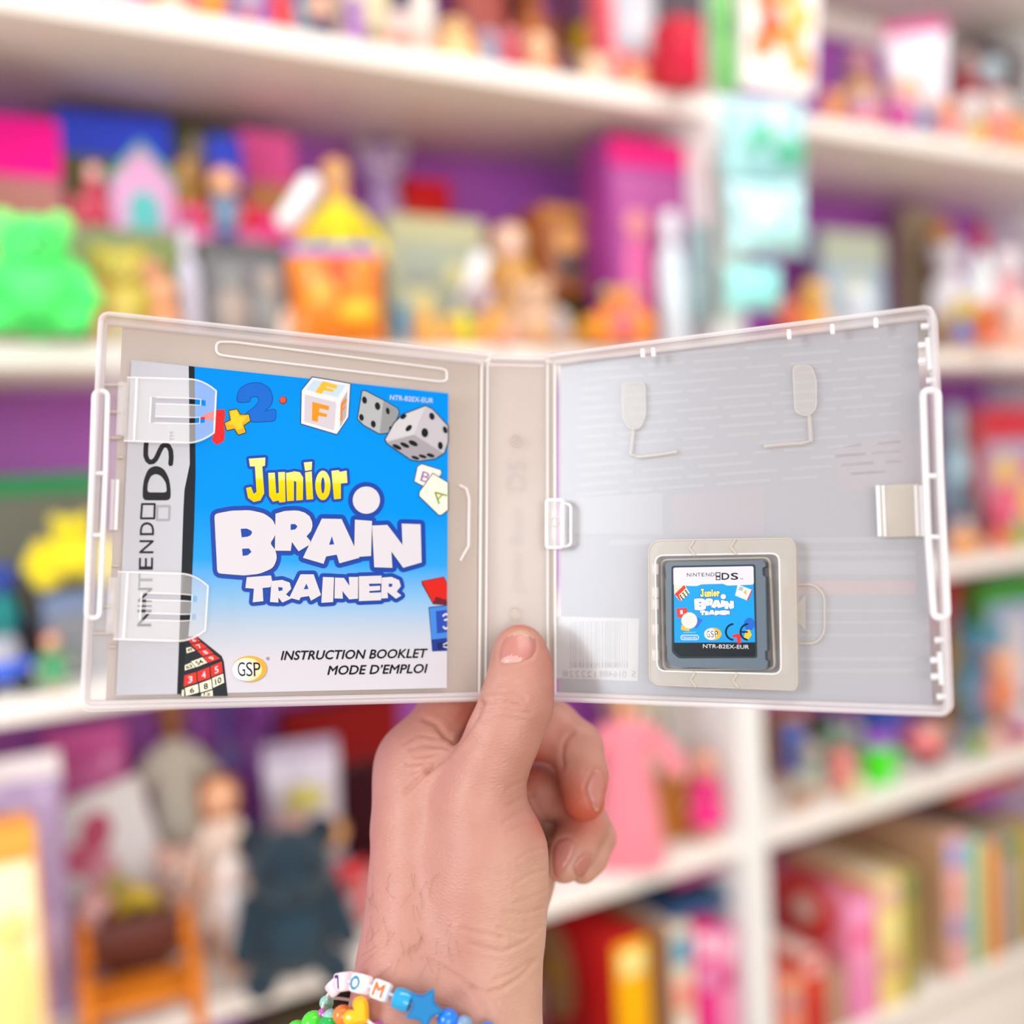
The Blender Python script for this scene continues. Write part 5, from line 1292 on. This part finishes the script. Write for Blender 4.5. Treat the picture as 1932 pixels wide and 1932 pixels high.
CT.fill(K7([(1100, 1110), (1130, 1100), (1150, 1150), (1120, 1190), (1080, 1170)]), PR('e8b418'), 5)
CT.fill(K7([(970, 1150), (1030, 1135), (1050, 1150), (1054, 1225), (1020, 1228), (1012, 1172), (976, 1172)]), PR('d42820'), 5)
CT.fill(stroke(K7(ceC), 1.7, False), BLK, 6); CT.fill(stroke(K7(ceE), 1.7, False)+stroke(K7([(1050, 1122), (1110, 1122)]), 1.6, False), BLK, 6)
CT.text('NTR-B2EX-EUR', K7([(706, 1268)])[0], K7([(1126, 1276)])[0], 7.6, WHT, 4, off=.006)
CT.mb.build('label', t, CAM @ MR, sharp=20)
# ------------------------------------------------------------------ the hand that holds the case (camera space, then placed with the camera's pose)
from mathutils.bvhtree import BVHTree
def c3(px, py, z): return np.array(((px-CX)/F*z, -(py-CX)/F*z, -z))
VOX = 0.00075
# chains of (px, py, depth, radius in photo points); first value is the blend width
CH = {
 'thumb': (.0040, [(981, 1229, .3665, 50), (983, 1262, .3635, 55), (980, 1300, .3605, 59), (973, 1333, .3585, 65), (948, 1392, .3570, 66), (922, 1455, .3570, 69), (905, 1520, .3570, 80)]),
 'index': (.0040, [(806, 1432, .3790, 72), (846, 1352, .3860, 58), (905, 1290, .3895, 50), (960, 1232, .3885, 46), (985, 1200, .3875, 42)]),
 'middle': (.0030, [(880, 1440, .4050, 62), (962, 1384, .4040, 56), (1040, 1378, .4010, 54), (1086, 1412, .3950, 50), (1101, 1462, .3890, 45), (1101, 1508, .3845, 41)]),
 'ring': (.0030, [(930, 1520, .4150, 56), (1020, 1492, .4100, 50), (1086, 1510, .4050, 46), (1102, 1556, .3985, 43), (1082, 1600, .3920, 40), (1064, 1630, .3885, 35)]),
 'little': (.0030, [(940, 1600, .4200, 50), (1040, 1550, .4150, 40), (1110, 1548, .4090, 36), (1125, 1580, .4040, 35), (1112, 1618, .3990, 32), (1100, 1640, .3965, 27)]),
}
PALM = [
 [(798, 1450, .3800, 80), (802, 1560, .3710, 90), (798, 1690, .3620, 93), (782, 1830, .3520, 98), (770, 1960, .3420, 108), (770, 2300, .3100, 132)],
 [(906, 1520, .3580, 78), (922, 1610, .3560, 98), (920, 1700, .3540, 98), (912, 1790, .3520, 98), (905, 1900, .3470, 102), (900, 2000, .3400, 108), (890, 2300, .3100, 132)],
 [(790, 1475, .3720, 60), (880, 1462, .3650, 55)],
 [(880, 1450, .4020, 70), (930, 1560, .4050, 80), (960, 1650, .3960, 76), (930, 1780, .3760, 84), (890, 1960, .3560, 96)],
 [(800, 1450, .3830, 80), (890, 1450, .4000, 70)],
]
def chain(ps):
    return [(c3(a[0], a[1], a[2]), c3(b[0], b[1], b[2]), a[3]*a[2]/F, b[3]*b[2]/F) for a, b in zip(ps, ps[1:])]
def rcone(P, a, b, ra, rb):
    d = b-a; L2 = d@d
    t = np.clip(((P-a)@d)/L2, 0, 1)
    q = P-a-t[:, None]*d
    return np.sqrt((q*q).sum(1))-(ra+(rb-ra)*t)
def smin(a, b, k):
    h = np.maximum(k-np.abs(a-b), 0)/k
    return np.minimum(a, b)-h*h*k*.25
def sdf(P):
    palm = None
    for seg in PALM:
        for s in chain(seg):
            d = rcone(P, *s); palm = d if palm is None else smin(palm, d, .010)
    out = palm
    for name in ('index', 'thumb', 'middle', 'ring', 'little'):
        k, ps = CH[name]; dd = None
        for s in chain(ps):
            d = rcone(P, *s); dd = d if dd is None else smin(dd, d, k)
        out = smin(out, dd, .0048 if name == 'thumb' else (.006 if name == 'index' else .0016))
    return out
lo = np.array([-.0620, -.2050, -.4400]); hi = np.array([.0420, -.0340, -.2900])
N3 = np.ceil((hi-lo)/VOX).astype(int)
ax = [lo[i]+VOX*np.arange(N3[i]) for i in range(3)]
# coarse pass first, the fine grid only near the skin
G = np.full(N3, 1.0, dtype=np.float32); S = 8
nb = [int(math.ceil(n/S)) for n in N3]
cc = np.stack(np.meshgrid(*[lo[i]+VOX*(np.arange(nb[i])*S+S/2) for i in range(3)], indexing='ij'), -1).reshape(-1, 3)
cd = sdf(cc).reshape(nb)
near = np.argwhere(np.abs(cd) < VOX*S*1.05+.0012)
for i, j, k in np.argwhere(cd < 0):
    G[i*S:i*S+S, j*S:j*S+S, k*S:k*S+S] = -1.0
for s0 in range(0, len(near), 1500):
    blk_ = near[s0:s0+1500]
    off = np.stack(np.meshgrid(*[np.arange(S)]*3, indexing='ij'), -1).reshape(-1, 3)
    ii = (blk_[:, None, :]*S+off[None]).reshape(-1, 3)
    ok_ = (ii < N3).all(1); ii = ii[ok_]
    G[ii[:, 0], ii[:, 1], ii[:, 2]] = sdf(lo+VOX*ii)
# surface nets
sg = G < 0
c8 = [(a, b, c) for a in (0, 1) for b in (0, 1) for c in (0, 1)]
M1 = N3-1
cnt = sum(sg[a:a+M1[0], b:b+M1[1], c:c+M1[2]].astype(np.int8) for a, b, c in c8)
act = np.argwhere((cnt > 0) & (cnt < 8))
idx = -np.ones(M1, dtype=np.int64); idx[act[:, 0], act[:, 1], act[:, 2]] = np.arange(len(act))
vsum = np.zeros((len(act), 3)); vn = np.zeros(len(act))
for e0 in c8:
    for d_ in range(3):
        if e0[d_]: continue
        e1 = list(e0); e1[d_] = 1
        g0 = G[act[:, 0]+e0[0], act[:, 1]+e0[1], act[:, 2]+e0[2]]; g1 = G[act[:, 0]+e1[0], act[:, 1]+e1[1], act[:, 2]+e1[2]]
        cr = (g0 < 0) != (g1 < 0)
        t_ = np.where(cr, g0/np.where(cr, g0-g1, 1), 0)
        p = np.array(e0, float)[None]+np.eye(3)[d_][None]*t_[:, None]
        vsum[cr] += p[cr]; vn[cr] += 1
V = lo+VOX*(act+vsum/vn[:, None])
Fq = []
for d_ in range(3):
    a_, b_ = [(1, 2), (2, 0), (0, 1)][d_]
    s0 = [slice(1, M1[i]) for i in range(3)]; s1 = list(s0); s0[d_] = slice(0, M1[d_]); 
    A0 = sg[tuple(slice(s.start, s.stop) for s in s0)]
    s1 = [slice(s.start, s.stop) for s in s0]; s1[d_] = slice(1, M1[d_]+1)
    A1 = sg[tuple(s1)]
    e = np.argwhere(A0 != A1)
    fl = A0[e[:, 0], e[:, 1], e[:, 2]]
    e = e+np.array([s.start for s in s0])
    ea, eb = np.eye(3, dtype=int)[a_], np.eye(3, dtype=int)[b_]
    q = [e, e-ea, e-ea-eb, e-eb]
    I = np.stack([idx[x[:, 0], x[:, 1], x[:, 2]] for x in q], 1)
    I[~fl] = I[~fl][:, ::-1]
    Fq.append(I[(I >= 0).all(1)])
Fq = np.concatenate(Fq)
for _ in range(2):            # project onto the exact surface, normals from the field
    h_ = .0002
    gr = np.stack([sdf(V+np.eye(3)[i]*h_)-sdf(V-np.eye(3)[i]*h_) for i in range(3)], 1)/(2*h_)
    gl = np.linalg.norm(gr, axis=1, keepdims=True); Nn = gr/np.maximum(gl, 1e-6)
    V = V-Nn*np.clip(sdf(V)/np.maximum(gl[:, 0], .3), -VOX, VOX)[:, None]
# creases: photo polylines pressed into the camera side of the skin
pxv = np.stack([CX+F*V[:, 0]/-V[:, 2], CX-F*V[:, 1]/-V[:, 2]], 1)
front_ = np.clip((Nn*(-V/np.linalg.norm(V, axis=1, keepdims=True))).sum(1)*2.2, 0, 1)
def dpoly(pts, Q):
    best = np.full(len(Q), 1e9)
    for a, b in zip(pts, pts[1:]):
        a = np.array(a, float); b = np.array(b, float); d = b-a
        t = np.clip(((Q-a)@d)/(d@d), 0, 1); best = np.minimum(best, np.linalg.norm(Q-a-t[:, None]*d, axis=1))
    return best
CRE = [  # depth mm, width in photo points, polyline
 (.8, 5, [(766, 1494), (790, 1470), (814, 1448)]), (1.7, 6, [(805, 1455), (839, 1427), (863, 1402), (885, 1372), (901, 1347), (908, 1326)]),
 (.9, 6, [(800, 1356), (822, 1366), (839, 1388), (856, 1400)]), (.6, 5, [(776, 1412), (800, 1404), (835, 1410), (850, 1414)]),
 (.55, 4, [(784, 1428), (812, 1424), (838, 1422)]), (.5, 4, [(768, 1440), (796, 1440), (816, 1442)]), (.5, 4, [(762, 1402), (790, 1386), (822, 1392)]), (.4, 4, [(780, 1458), (800, 1450)]),
 (.55, 4, [(906, 1316), (922, 1308), (945, 1305), (970, 1308), (991, 1318)]), (.5, 4, [(908, 1331), (935, 1323), (962, 1326), (980, 1332)]), (.35, 4, [(915, 1342), (945, 1338), (1000, 1346)]),
 (.3, 4, [(938, 1290), (955, 1284), (980, 1283)]), (.3, 4, [(925, 1300), (950, 1294), (985, 1298)]), (.3, 5, [(905, 1360), (940, 1352), (985, 1358)]),
 (.7, 5, [(1062, 1446), (1060, 1425), (1062, 1405), (1070, 1390), (1078, 1384)]),
 (.35, 3.5, [(1000, 1470), (975, 1478), (955, 1490)]), (.35, 3.5, [(1008, 1498), (985, 1505), (960, 1520)]), (.35, 3.5, [(1012, 1520), (985, 1530), (950, 1552)]), (.3, 3.5, [(1020, 1545), (990, 1556), (958, 1572)]),
 (.3, 3.5, [(1030, 1600), (1000, 1606), (975, 1622)]), (.3, 3.5, [(1032, 1640), (1000, 1650), (970, 1668)]), (.3, 3.5, [(1032, 1680), (1000, 1694), (970, 1704)]), (.35, 3.5, [(1028, 1712), (990, 1724), (950, 1722)]), (.35, 4, [(1024, 1748), (985, 1762), (940, 1752)]),
 (.45, 4, [(888, 1780), (915, 1790), (950, 1796), (985, 1780), (1012, 1760)]), (.45, 4, [(870, 1752), (905, 1760), (950, 1770)]),
 (.6, 5, [(800, 1806), (826, 1822), (855, 1838), (888, 1862), (905, 1885), (925, 1912)]), (.55, 5, [(888, 1862), (915, 1874), (948, 1866), (985, 1840), (1010, 1812)]), (.4, 4, [(930, 1850), (965, 1838), (1000, 1812)]),
]
NAILS = {
 'thumb': [(943.5, 1251), (942, 1228), (950, 1207), (966, 1193), (984, 1187), (1001, 1193), (1011, 1207), (1011, 1226), (1002, 1241), (978, 1250), (960, 1252)],
 'middle': [(1103, 1487), (1110, 1469), (1121, 1453), (1132, 1452), (1138, 1462), (1139, 1490), (1134, 1515), (1126, 1536), (1113, 1512)],
 'ring': [(1044, 1600), (1053, 1585), (1072, 1579), (1087, 1590), (1082, 1617), (1066, 1642), (1052, 1658), (1045, 1652), (1042, 1628)],
 'little': [(1080, 1638), (1088, 1621), (1104, 1607), (1117, 1614), (1112, 1637), (1096, 1660), (1088, 1654)],
}
for n_, q in NAILS.items(): CRE.append((.45, 3.4, [tuple(p) for p in q]+[q[0]]))
disp = np.zeros(len(V))
for dep, wd, pts in CRE:
    m_ = (pxv[:, 0] > min(p[0] for p in pts)-30) & (pxv[:, 0] < max(p[0] for p in pts)+30) & (pxv[:, 1] > min(p[1] for p in pts)-30) & (pxv[:, 1] < max(p[1] for p in pts)+30) & (front_ > .02)
    dd = dpoly(pts, pxv[m_])
    k_ = .8 if wd < 5.5 else .9
    disp[m_] += k_*dep*.001*(np.exp(-(dd/(wd*.8))**2)-.25*np.exp(-((dd-2.1*wd)/(wd*1.2))**2))
V = V-Nn*(np.minimum(disp, .0020)*front_)[:, None]
# skin redness (blood in the finger tips and along the palm edges)
red = np.zeros(len(V))
for px, py, z, r, a in ((1100, 1525, .383, 62, 1.0), (1060, 1480, .392, 50, .7), (1045, 1410, .398, 60, .45), (1000, 1430, .40, 60, .8), (1038, 1260, .366, 46, .7), (1040, 1310, .362, 40, .45), (1022, 1560, .352, 40, .4), (1080, 1660, .39, 30, .6), (885, 1345, .378, 50, .6), (982, 1186, .366, 26, .5), (820, 1360, .378, 40, .3)):
    c_ = c3(px, py, z); rr = r*z/F
    red = np.maximum(red, a*np.exp(-((V-c_)**2).sum(1)/(rr*rr)))
pale = np.clip((pxv[:, 1]-1560)/120, 0, 1)*np.clip((pxv[:, 0]-880)/110, 0, 1)*.85
sm = bpy.data.materials.new('skin'); sm.use_nodes = True
nt = sm.node_tree; b = nt.nodes['Principled BSDF']
at = nt.nodes.new('ShaderNodeAttribute'); at.attribute_name = 'Tone'
sp = nt.nodes.new('ShaderNodeSeparateColor'); nt.links.new(at.outputs['Color'], sp.inputs[0])
m1 = nt.nodes.new('ShaderNodeMix'); m1.data_type = 'RGBA'; m1.inputs[6].default_value = lin('b98576'); m1.inputs[7].default_value = lin('bc4a2c')
m2 = nt.nodes.new('ShaderNodeMix'); m2.data_type = 'RGBA'; m2.inputs[7].default_value = lin('c9a18c')
nz = nt.nodes.new('ShaderNodeTexNoise'); nz.inputs['Scale'].default_value = 90; nz.inputs['Detail'].default_value = 6
m3 = nt.nodes.new('ShaderNodeMix'); m3.data_type = 'RGBA'; m3.blend_type = 'MULTIPLY'; m3.inputs[0].default_value = .5
cr = nt.nodes.new('ShaderNodeValToRGB'); cr.color_ramp.elements[0].position = .3; cr.color_ramp.elements[0].color = (.86, .76, .74, 1); cr.color_ramp.elements[1].position = .7; cr.color_ramp.elements[1].color = (1, 1, 1, 1)
tc = nt.nodes.new('ShaderNodeTexCoord'); nt.links.new(tc.outputs['Object'], nz.inputs['Vector']); nt.links.new(nz.outputs['Fac'], cr.inputs[0])
nt.links.new(sp.outputs[0], m1.inputs[0]); nt.links.new(m1.outputs[2], m2.inputs[6]); nt.links.new(sp.outputs[1], m2.inputs[0]); nt.links.new(m2.outputs[2], m3.inputs[6]); nt.links.new(cr.outputs[0], m3.inputs[7])
nt.links.new(m3.outputs[2], b.inputs['Base Color'])
vo = nt.nodes.new('ShaderNodeTexVoronoi'); vo.inputs['Scale'].default_value = 620; vo.feature = 'DISTANCE_TO_EDGE'
mpn = nt.nodes.new('ShaderNodeMapping'); mpn.inputs['Rotation'].default_value = (0, 0, .5); mpn.inputs['Scale'].default_value = (.55, 1.5, 1)
nt.links.new(tc.outputs['Object'], mpn.inputs[0]); nt.links.new(mpn.outputs[0], vo.inputs['Vector'])
bp = nt.nodes.new('ShaderNodeBump'); bp.inputs['Strength'].default_value = .45; bp.inputs['Distance'].default_value = .0004
nt.links.new(vo.outputs['Distance'], bp.inputs['Height']); nt.links.new(bp.outputs['Normal'], b.inputs['Normal'])
b.inputs['Roughness'].default_value = .46; b.inputs['Specular IOR Level'].default_value = .42
b.inputs['Subsurface Weight'].default_value = .22; b.inputs['Subsurface Radius'].default_value = (1.0, .32, .18); b.inputs['Subsurface Scale'].default_value = .0045
HM = CAM
me = bpy.data.meshes.new('person'); me.from_pydata(V.tolist(), [], Fq.tolist()); me.update()
ca = me.color_attributes.new('Tone', 'FLOAT_COLOR', 'POINT')
buf = np.zeros((len(V), 4), dtype=np.float32); buf[:, 0] = red; buf[:, 1] = pale; buf[:, 3] = 1
ca.data.foreach_set('color', buf.ravel())
me.polygons.foreach_set('use_smooth', [True]*len(me.polygons)); me.materials.append(sm)
bmx = bmesh.new(); bmx.from_mesh(me); bmesh.ops.recalc_face_normals(bmx, faces=bmx.faces[:]); bmx.to_mesh(me); bmx.free()
PE = bpy.data.objects.new('person', me); COL.objects.link(PE); PE.matrix_world = HM
tag(PE, 'bare left hand of a person, thumb in front, holding up the open game case', 'person')
bvh = BVHTree.FromPolygons([Vector(v) for v in V], [tuple(f) for f in Fq.tolist()])
def hit(px, py):
    d = Vector(((px-CX)/F, -(py-CX)/F, -1)).normalized()
    p, n, _, _ = bvh.ray_cast(Vector((0, 0, 0)), d)
    if p is None: return None, None
    if n.dot(d) > 0: n = -n
    return p, n
def pmat2(name, col, rough=.2, sss=.1, coat=.3):
    m = bpy.data.materials.new(name); m.use_nodes = True; q = m.node_tree.nodes['Principled BSDF']
    q.inputs['Base Color'].default_value = lin(col); q.inputs['Roughness'].default_value = rough; q.inputs['Coat Weight'].default_value = coat
    q.inputs['Subsurface Weight'].default_value = sss; q.inputs['Subsurface Scale'].default_value = .002
    return m
NM = pmat2('nail', 'b8766c', .34, .1, .08); NL = pmat2('nail_lunula', 'c6988e', .36, .1, .05); NE = pmat2('nail_edge', 'c29a80', .36, .1, .05)
def inside(p, q):
    c = False
    for i in range(len(q)):
        a, b_ = q[i-1], q[i]
        if (a[1] > p[1]) != (b_[1] > p[1]) and p[0] < (b_[0]-a[0])*(p[1]-a[1])/(b_[1]-a[1])+a[0]: c = not c
    return c
def smooth_poly(q, n=4): return arc_loop(q, 60, n)
def nail(name, q, lun, edge, lift=.00035):
    q = smooth_poly(q); cx_ = sum(p[0] for p in q)/len(q); cy_ = sum(p[1] for p in q)/len(q)
    mb = MB(); rings = 7; vs = []; ms = []
    pr = None
    for k in range(rings+1):
        f = 1-k/rings
        for p in q:
            x, y = cx_+(p[0]-cx_)*f, cy_+(p[1]-cy_)*f
            h, n = hit(x, y)
            if h is None: h, n = hit(cx_+(p[0]-cx_)*f*.93, cy_+(p[1]-cy_)*f*.93)
            if h is None: h, n = pr
            pr = (h, n)
            vs.append(h+n*(lift*(1-.9*f**6)))
    L = len(q)
    for k in range(rings):
        for i in range(L):
            j = (i+1) % L; a = vs[k*L+i]
            f = 1-(k+.5)/rings; x, y = cx_+(q[i][0]-cx_)*f, cy_+(q[i][1]-cy_)*f
            m = NL if lun and inside((x, y), lun) else (NE if edge(x, y) else NM)
            mb.raw([vs[k*L+i], vs[k*L+j], vs[(k+1)*L+j], vs[(k+1)*L+i]], [(0, 1, 2, 3)], m)
    o = mb.build(name, PE, HM, sharp=180)
    bmn = bmesh.new(); bmn.from_mesh(o.data); bmesh.ops.remove_doubles(bmn, verts=bmn.verts[:], dist=1e-6); bmesh.ops.recalc_face_normals(bmn, faces=bmn.faces[:]); bmn.to_mesh(o.data); bmn.free()
nail('thumbnail', NAILS['thumb'], [(938, 1256), (950, 1242), (966, 1236), (984, 1240), (994, 1248), (980, 1258)], lambda x, y: y < 1199+abs(x-980)*.15)
nail('fingernail', NAILS['middle'], None, lambda x, y: y > 1522)
nail('fingernail', NAILS['ring'], None, lambda x, y: y-.35*(1066-x) > 1652)
nail('fingernail', NAILS['little'], None, lambda x, y: y > 1654)
# fine hairs over the wrist
hm = mat('6a4a3a', 'hair'); mb = MB(); rh = random.Random(5)
for i in range(46):
    x, y = 690+rh.random()**1.3*170, 1640+rh.random()*190
    a = 1.1+rh.random()*1.3; cv = (rh.random()-.5)*1.4; pts = []
    for k in range(7):
        h, n = hit(x, y)
        if h is None: break
        pts.append(h+n*(.00012+.0005*math.sin(PI*k/7)))
        x += 6*math.cos(a); y += 6*math.sin(a)*(1 if rh.random() < .9 else .4); a += cv/7
    if len(pts) > 3: mb.tube(pts, [.000032]*(len(pts)-1)+[.00001], hm, 4)
o = mb.build('arm_hair', PE, HM); tag(o, kind='stuff')

# ------------------------------------------------------------------ bead bracelets on the wrist
def bpt(px, py, z=None, r=.003):
    h, n = hit(px, py)
    z = z if z is not None else (-h.z-r if h is not None else .338)
    return Vector(c3(px, py, z))
def off_skin(p, r):
    q = np.array([tuple(p)])
    for _ in range(5):
        s_ = sdf(q)[0]
        if s_ >= r: break
        gq = np.array([(sdf(q+np.eye(3)[i]*2e-4)-sdf(q-np.eye(3)[i]*2e-4))[0] for i in range(3)]); q = q+gq/max(np.linalg.norm(gq), 1e-9)*(r-s_)
    return Vector(q[0])
def cord(t, pts):
    mb = MB(); P = []
    n = len(pts)
    for i in range(n):
        p0, p1, p2, p3 = [pts[(i+k) % n] for k in (-1, 0, 1, 2)]
        for k in range(5):
            s = k/5; P.append(.5*((2*p1)+(p2-p0)*s+(2*p0-5*p1+4*p2-p3)*s*s+(3*p1-p0-3*p2+p3)*s**3))
    Q = np.array([tuple(p) for p in P])
    for _ in range(6):                       # keep the string outside the skin
        s_ = sdf(Q); gq = np.stack([sdf(Q+np.eye(3)[i]*2e-4)-sdf(Q-np.eye(3)[i]*2e-4) for i in range(3)], 1)/4e-4
        Q = Q+gq/np.maximum(np.linalg.norm(gq, axis=1, keepdims=True), .2)*np.clip(.0012-s_, 0, .004)[:, None]
    mb.tube([Vector(q) for q in Q], .0005, mat('e8e4e4'), 6, closed=True); mb.build('cord', t, HM)
bk = [Vector(c3(*q)) for q in ((1030, 1995, .36), (1010, 1990, .392), (900, 1950, .405), (760, 1905, .398), (650, 1885, .372))]
def basis(p, d, tiltz=0):
    """frame at p: x along the string d, z toward the viewer"""
    x = Vector(d).normalized(); z = (-p).normalized(); z = (z-x*z.dot(x)).normalized(); y = z.cross(x)
    return Matrix(((x.x, y.x, z.x, p.x), (x.y, y.y, z.y, p.y), (x.z, y.z, z.z, p.z), (0, 0, 0, 1)))
t = empty('bead_bracelet', M=HM @ Matrix.Translation(c3(757, 1884, .326)))
tag(t, 'bracelet of white letter beads, a turquoise star and blue beads around the wrist', 'bracelet', 'bead bracelets on the wrist')
fr = [(618, 1882, .3460), (632, 1862, .3400), (650, 1852, .3350), (681, 1856, .3290), (720, 1869, .3255), (759, 1886, .3240), (800, 1902, .3225), (845, 1924, .3225), (876, 1934, .3230), (915, 1950, .3270), (975, 1972, .3380)]
fp = [off_skin(Vector(c3(*q)), .0034) for q in fr]
cord(t, fp+bk)
BM = {'w': pmat2('bead_white', 'f4eef2', .18), 'p': pmat2('bead_pinkwhite', 'f2dce8', .18), 't': pmat2('bead_turquoise', '189cd0', .08), 's': pmat2('bead_star', '0878b4', .05), 'b': pmat2('bead_blue', '0a78e8', .06), 'c': pmat2('bead_clear_blue', '7898b8', .05),
      'y': pmat2('bead_yellow', 'f8b40c', .1), 'o': pmat2('bead_orange', 'e8802c', .08), 'g': pmat2('bead_lime', '48d828', .08), 'e': pmat2('bead_green', '18b048', .08), 'm': pmat2('bead_mint', '90c8b8', .1), 'v': pmat2('bead_violet', 'c060b0', .1)}
for i, (k, ch, cc, rot) in enumerate(((1, '', 'e060a8', 0), (2, 'L', '4a3a6a', PI), (3, 'O', '3a88a8', 0), (4, 'M', 'f0703a', 0))):
    p = fp[k]; B_ = basis(p, fp[k+1]-fp[k-1]); mb = MB(); mb.T = B_
    sz = .0056 if k > 1 else .0048
    mb.box((0, 0, 0), (sz, sz*1.02, sz), BM['w' if k > 2 else 'p'], .0011, seg=3)
    o = mb.build('letter_bead', t, HM)
    if ch:
        v, f = glyphs(ch); x0, x1 = min(q[0] for q in v), max(q[0] for q in v); sc = .0040/.73
        mb = MB(); mb.T = B_ @ Matrix.Rotation(rot, 4, 'Z')
        for i_, (dx_, dy_) in enumerate(((0, 0), (.00022, 0), (-.00022, 0), (0, .00022), (0, -.00022))):
            mb.raw([((q[0]-(x0+x1)/2)*sc*.9+dx_, (q[1]-.365)*sc+dy_, sz/2+.00004+.00001*i_) for q in v], f, mat(cc, 'print'))
        lt = mb.build('letter', o, HM)
p = fp[5]; mb = MB(); mb.T = basis(p, fp[6]-fp[4]) @ Matrix.Rotation(PI/2, 4, 'Y')
mb.lathe([(.0017, -.0030), (.0029, -.0026), (.0033, -.001), (.0033, .001), (.0029, .0026), (.0017, .0030)], BM['t'], n=20); mb.build('barrel_bead', t, HM)
p = fp[6]; mb = MB(); mb.T = basis(p, fp[7]-fp[5]) @ Matrix.Rotation(-.1, 4, 'Z')
st = []
for i in range(10):
    a = PI/2+i*PI/5; r = .0066 if i % 2 == 0 else .0035; st.append((r*math.cos(a), r*math.sin(a)))
st = arc_loop(st, .0012, 3)
mb.prism(st, -.0016, .0016, BM['s']); mb.prism([(x*.8, y*.8) for x, y in st], .0016, .0024, BM['s']); mb.prism([(x*.8, y*.8) for x, y in st], -.0024, -.0016, BM['s'])
mb.build('star_bead', t, HM, sharp=25)
for k, m, r in ((7, 'b', .0034), (8, 'c', .0028), (9, 'b', .0030)):
    mb = MB(); mb.ell(fp[k], r, BM[m], n=20, k=14); mb.build('round_bead', t, HM)
t = empty('bead_bracelet', M=HM @ Matrix.Translation(c3(675, 1905, .328)))
tag(t, 'bracelet with a yellow heart bead and green beads below the letter bracelet', 'bracelet', 'bead bracelets on the wrist')
fr = [(616, 1892, .352), (608, 1912, .345), (624, 1920, .339), (652, 1916, .334), (677, 1912, .327), (720, 1942, .326), (770, 1962, .324), (840, 1985, .324), (930, 2005, .330)]
fp = [off_skin(Vector(c3(*q)), .0032) for q in fr]
cord(t, fp+[q*.985+Vector((0, -.0075, 0)) for q in bk])
hp = []
for i in range(40):
    a = 2*PI*i/40; hp.append((16*math.sin(a)**3*.00029, (13*math.cos(a)-5*math.cos(2*a)-2*math.cos(3*a)-math.cos(4*a))*.00029))
mb = MB(); mb.T = basis(fp[4], Vector((1, 0, 0))) @ Matrix.Rotation(.95, 4, 'Z')
for z0, z1, s0, s1 in ((-.0030, -.0018, .72, .95), (-.0018, .0018, 1, 1), (.0018, .0030, .95, .72)):
    n = 40; mb.raw([(x*s0, y*s0, z0) for x, y in hp]+[(x*s1, y*s1, z1) for x, y in hp], [tuple(range(n))[::-1], tuple(range(n, 2*n))]+[(i, (i+1) % n, n+(i+1) % n, n+i) for i in range(n)], BM['y'])
mb.build('heart_bead', t, HM, sharp=50)
for k, m, r in ((0, 'm', .0024), (1, 'v', .0016), (2, 'm', .0027), (3, 'o', .0031)):
    mb = MB(); mb.ell(fp[k], r, BM[m], n=18, k=12); mb.build('round_bead', t, HM)
for px, py, z, m, r in ((592, 1932, .345, 'g', .0042), (622, 1936, .338, 'e', .0038), (714, 1940, .327, 'v', .0026), (560, 1946, .352, 'g', .0036)):
    mb = MB(); mb.ell(c3(px, py, z), r, BM[m], n=18, k=12); mb.build('round_bead', t, HM)
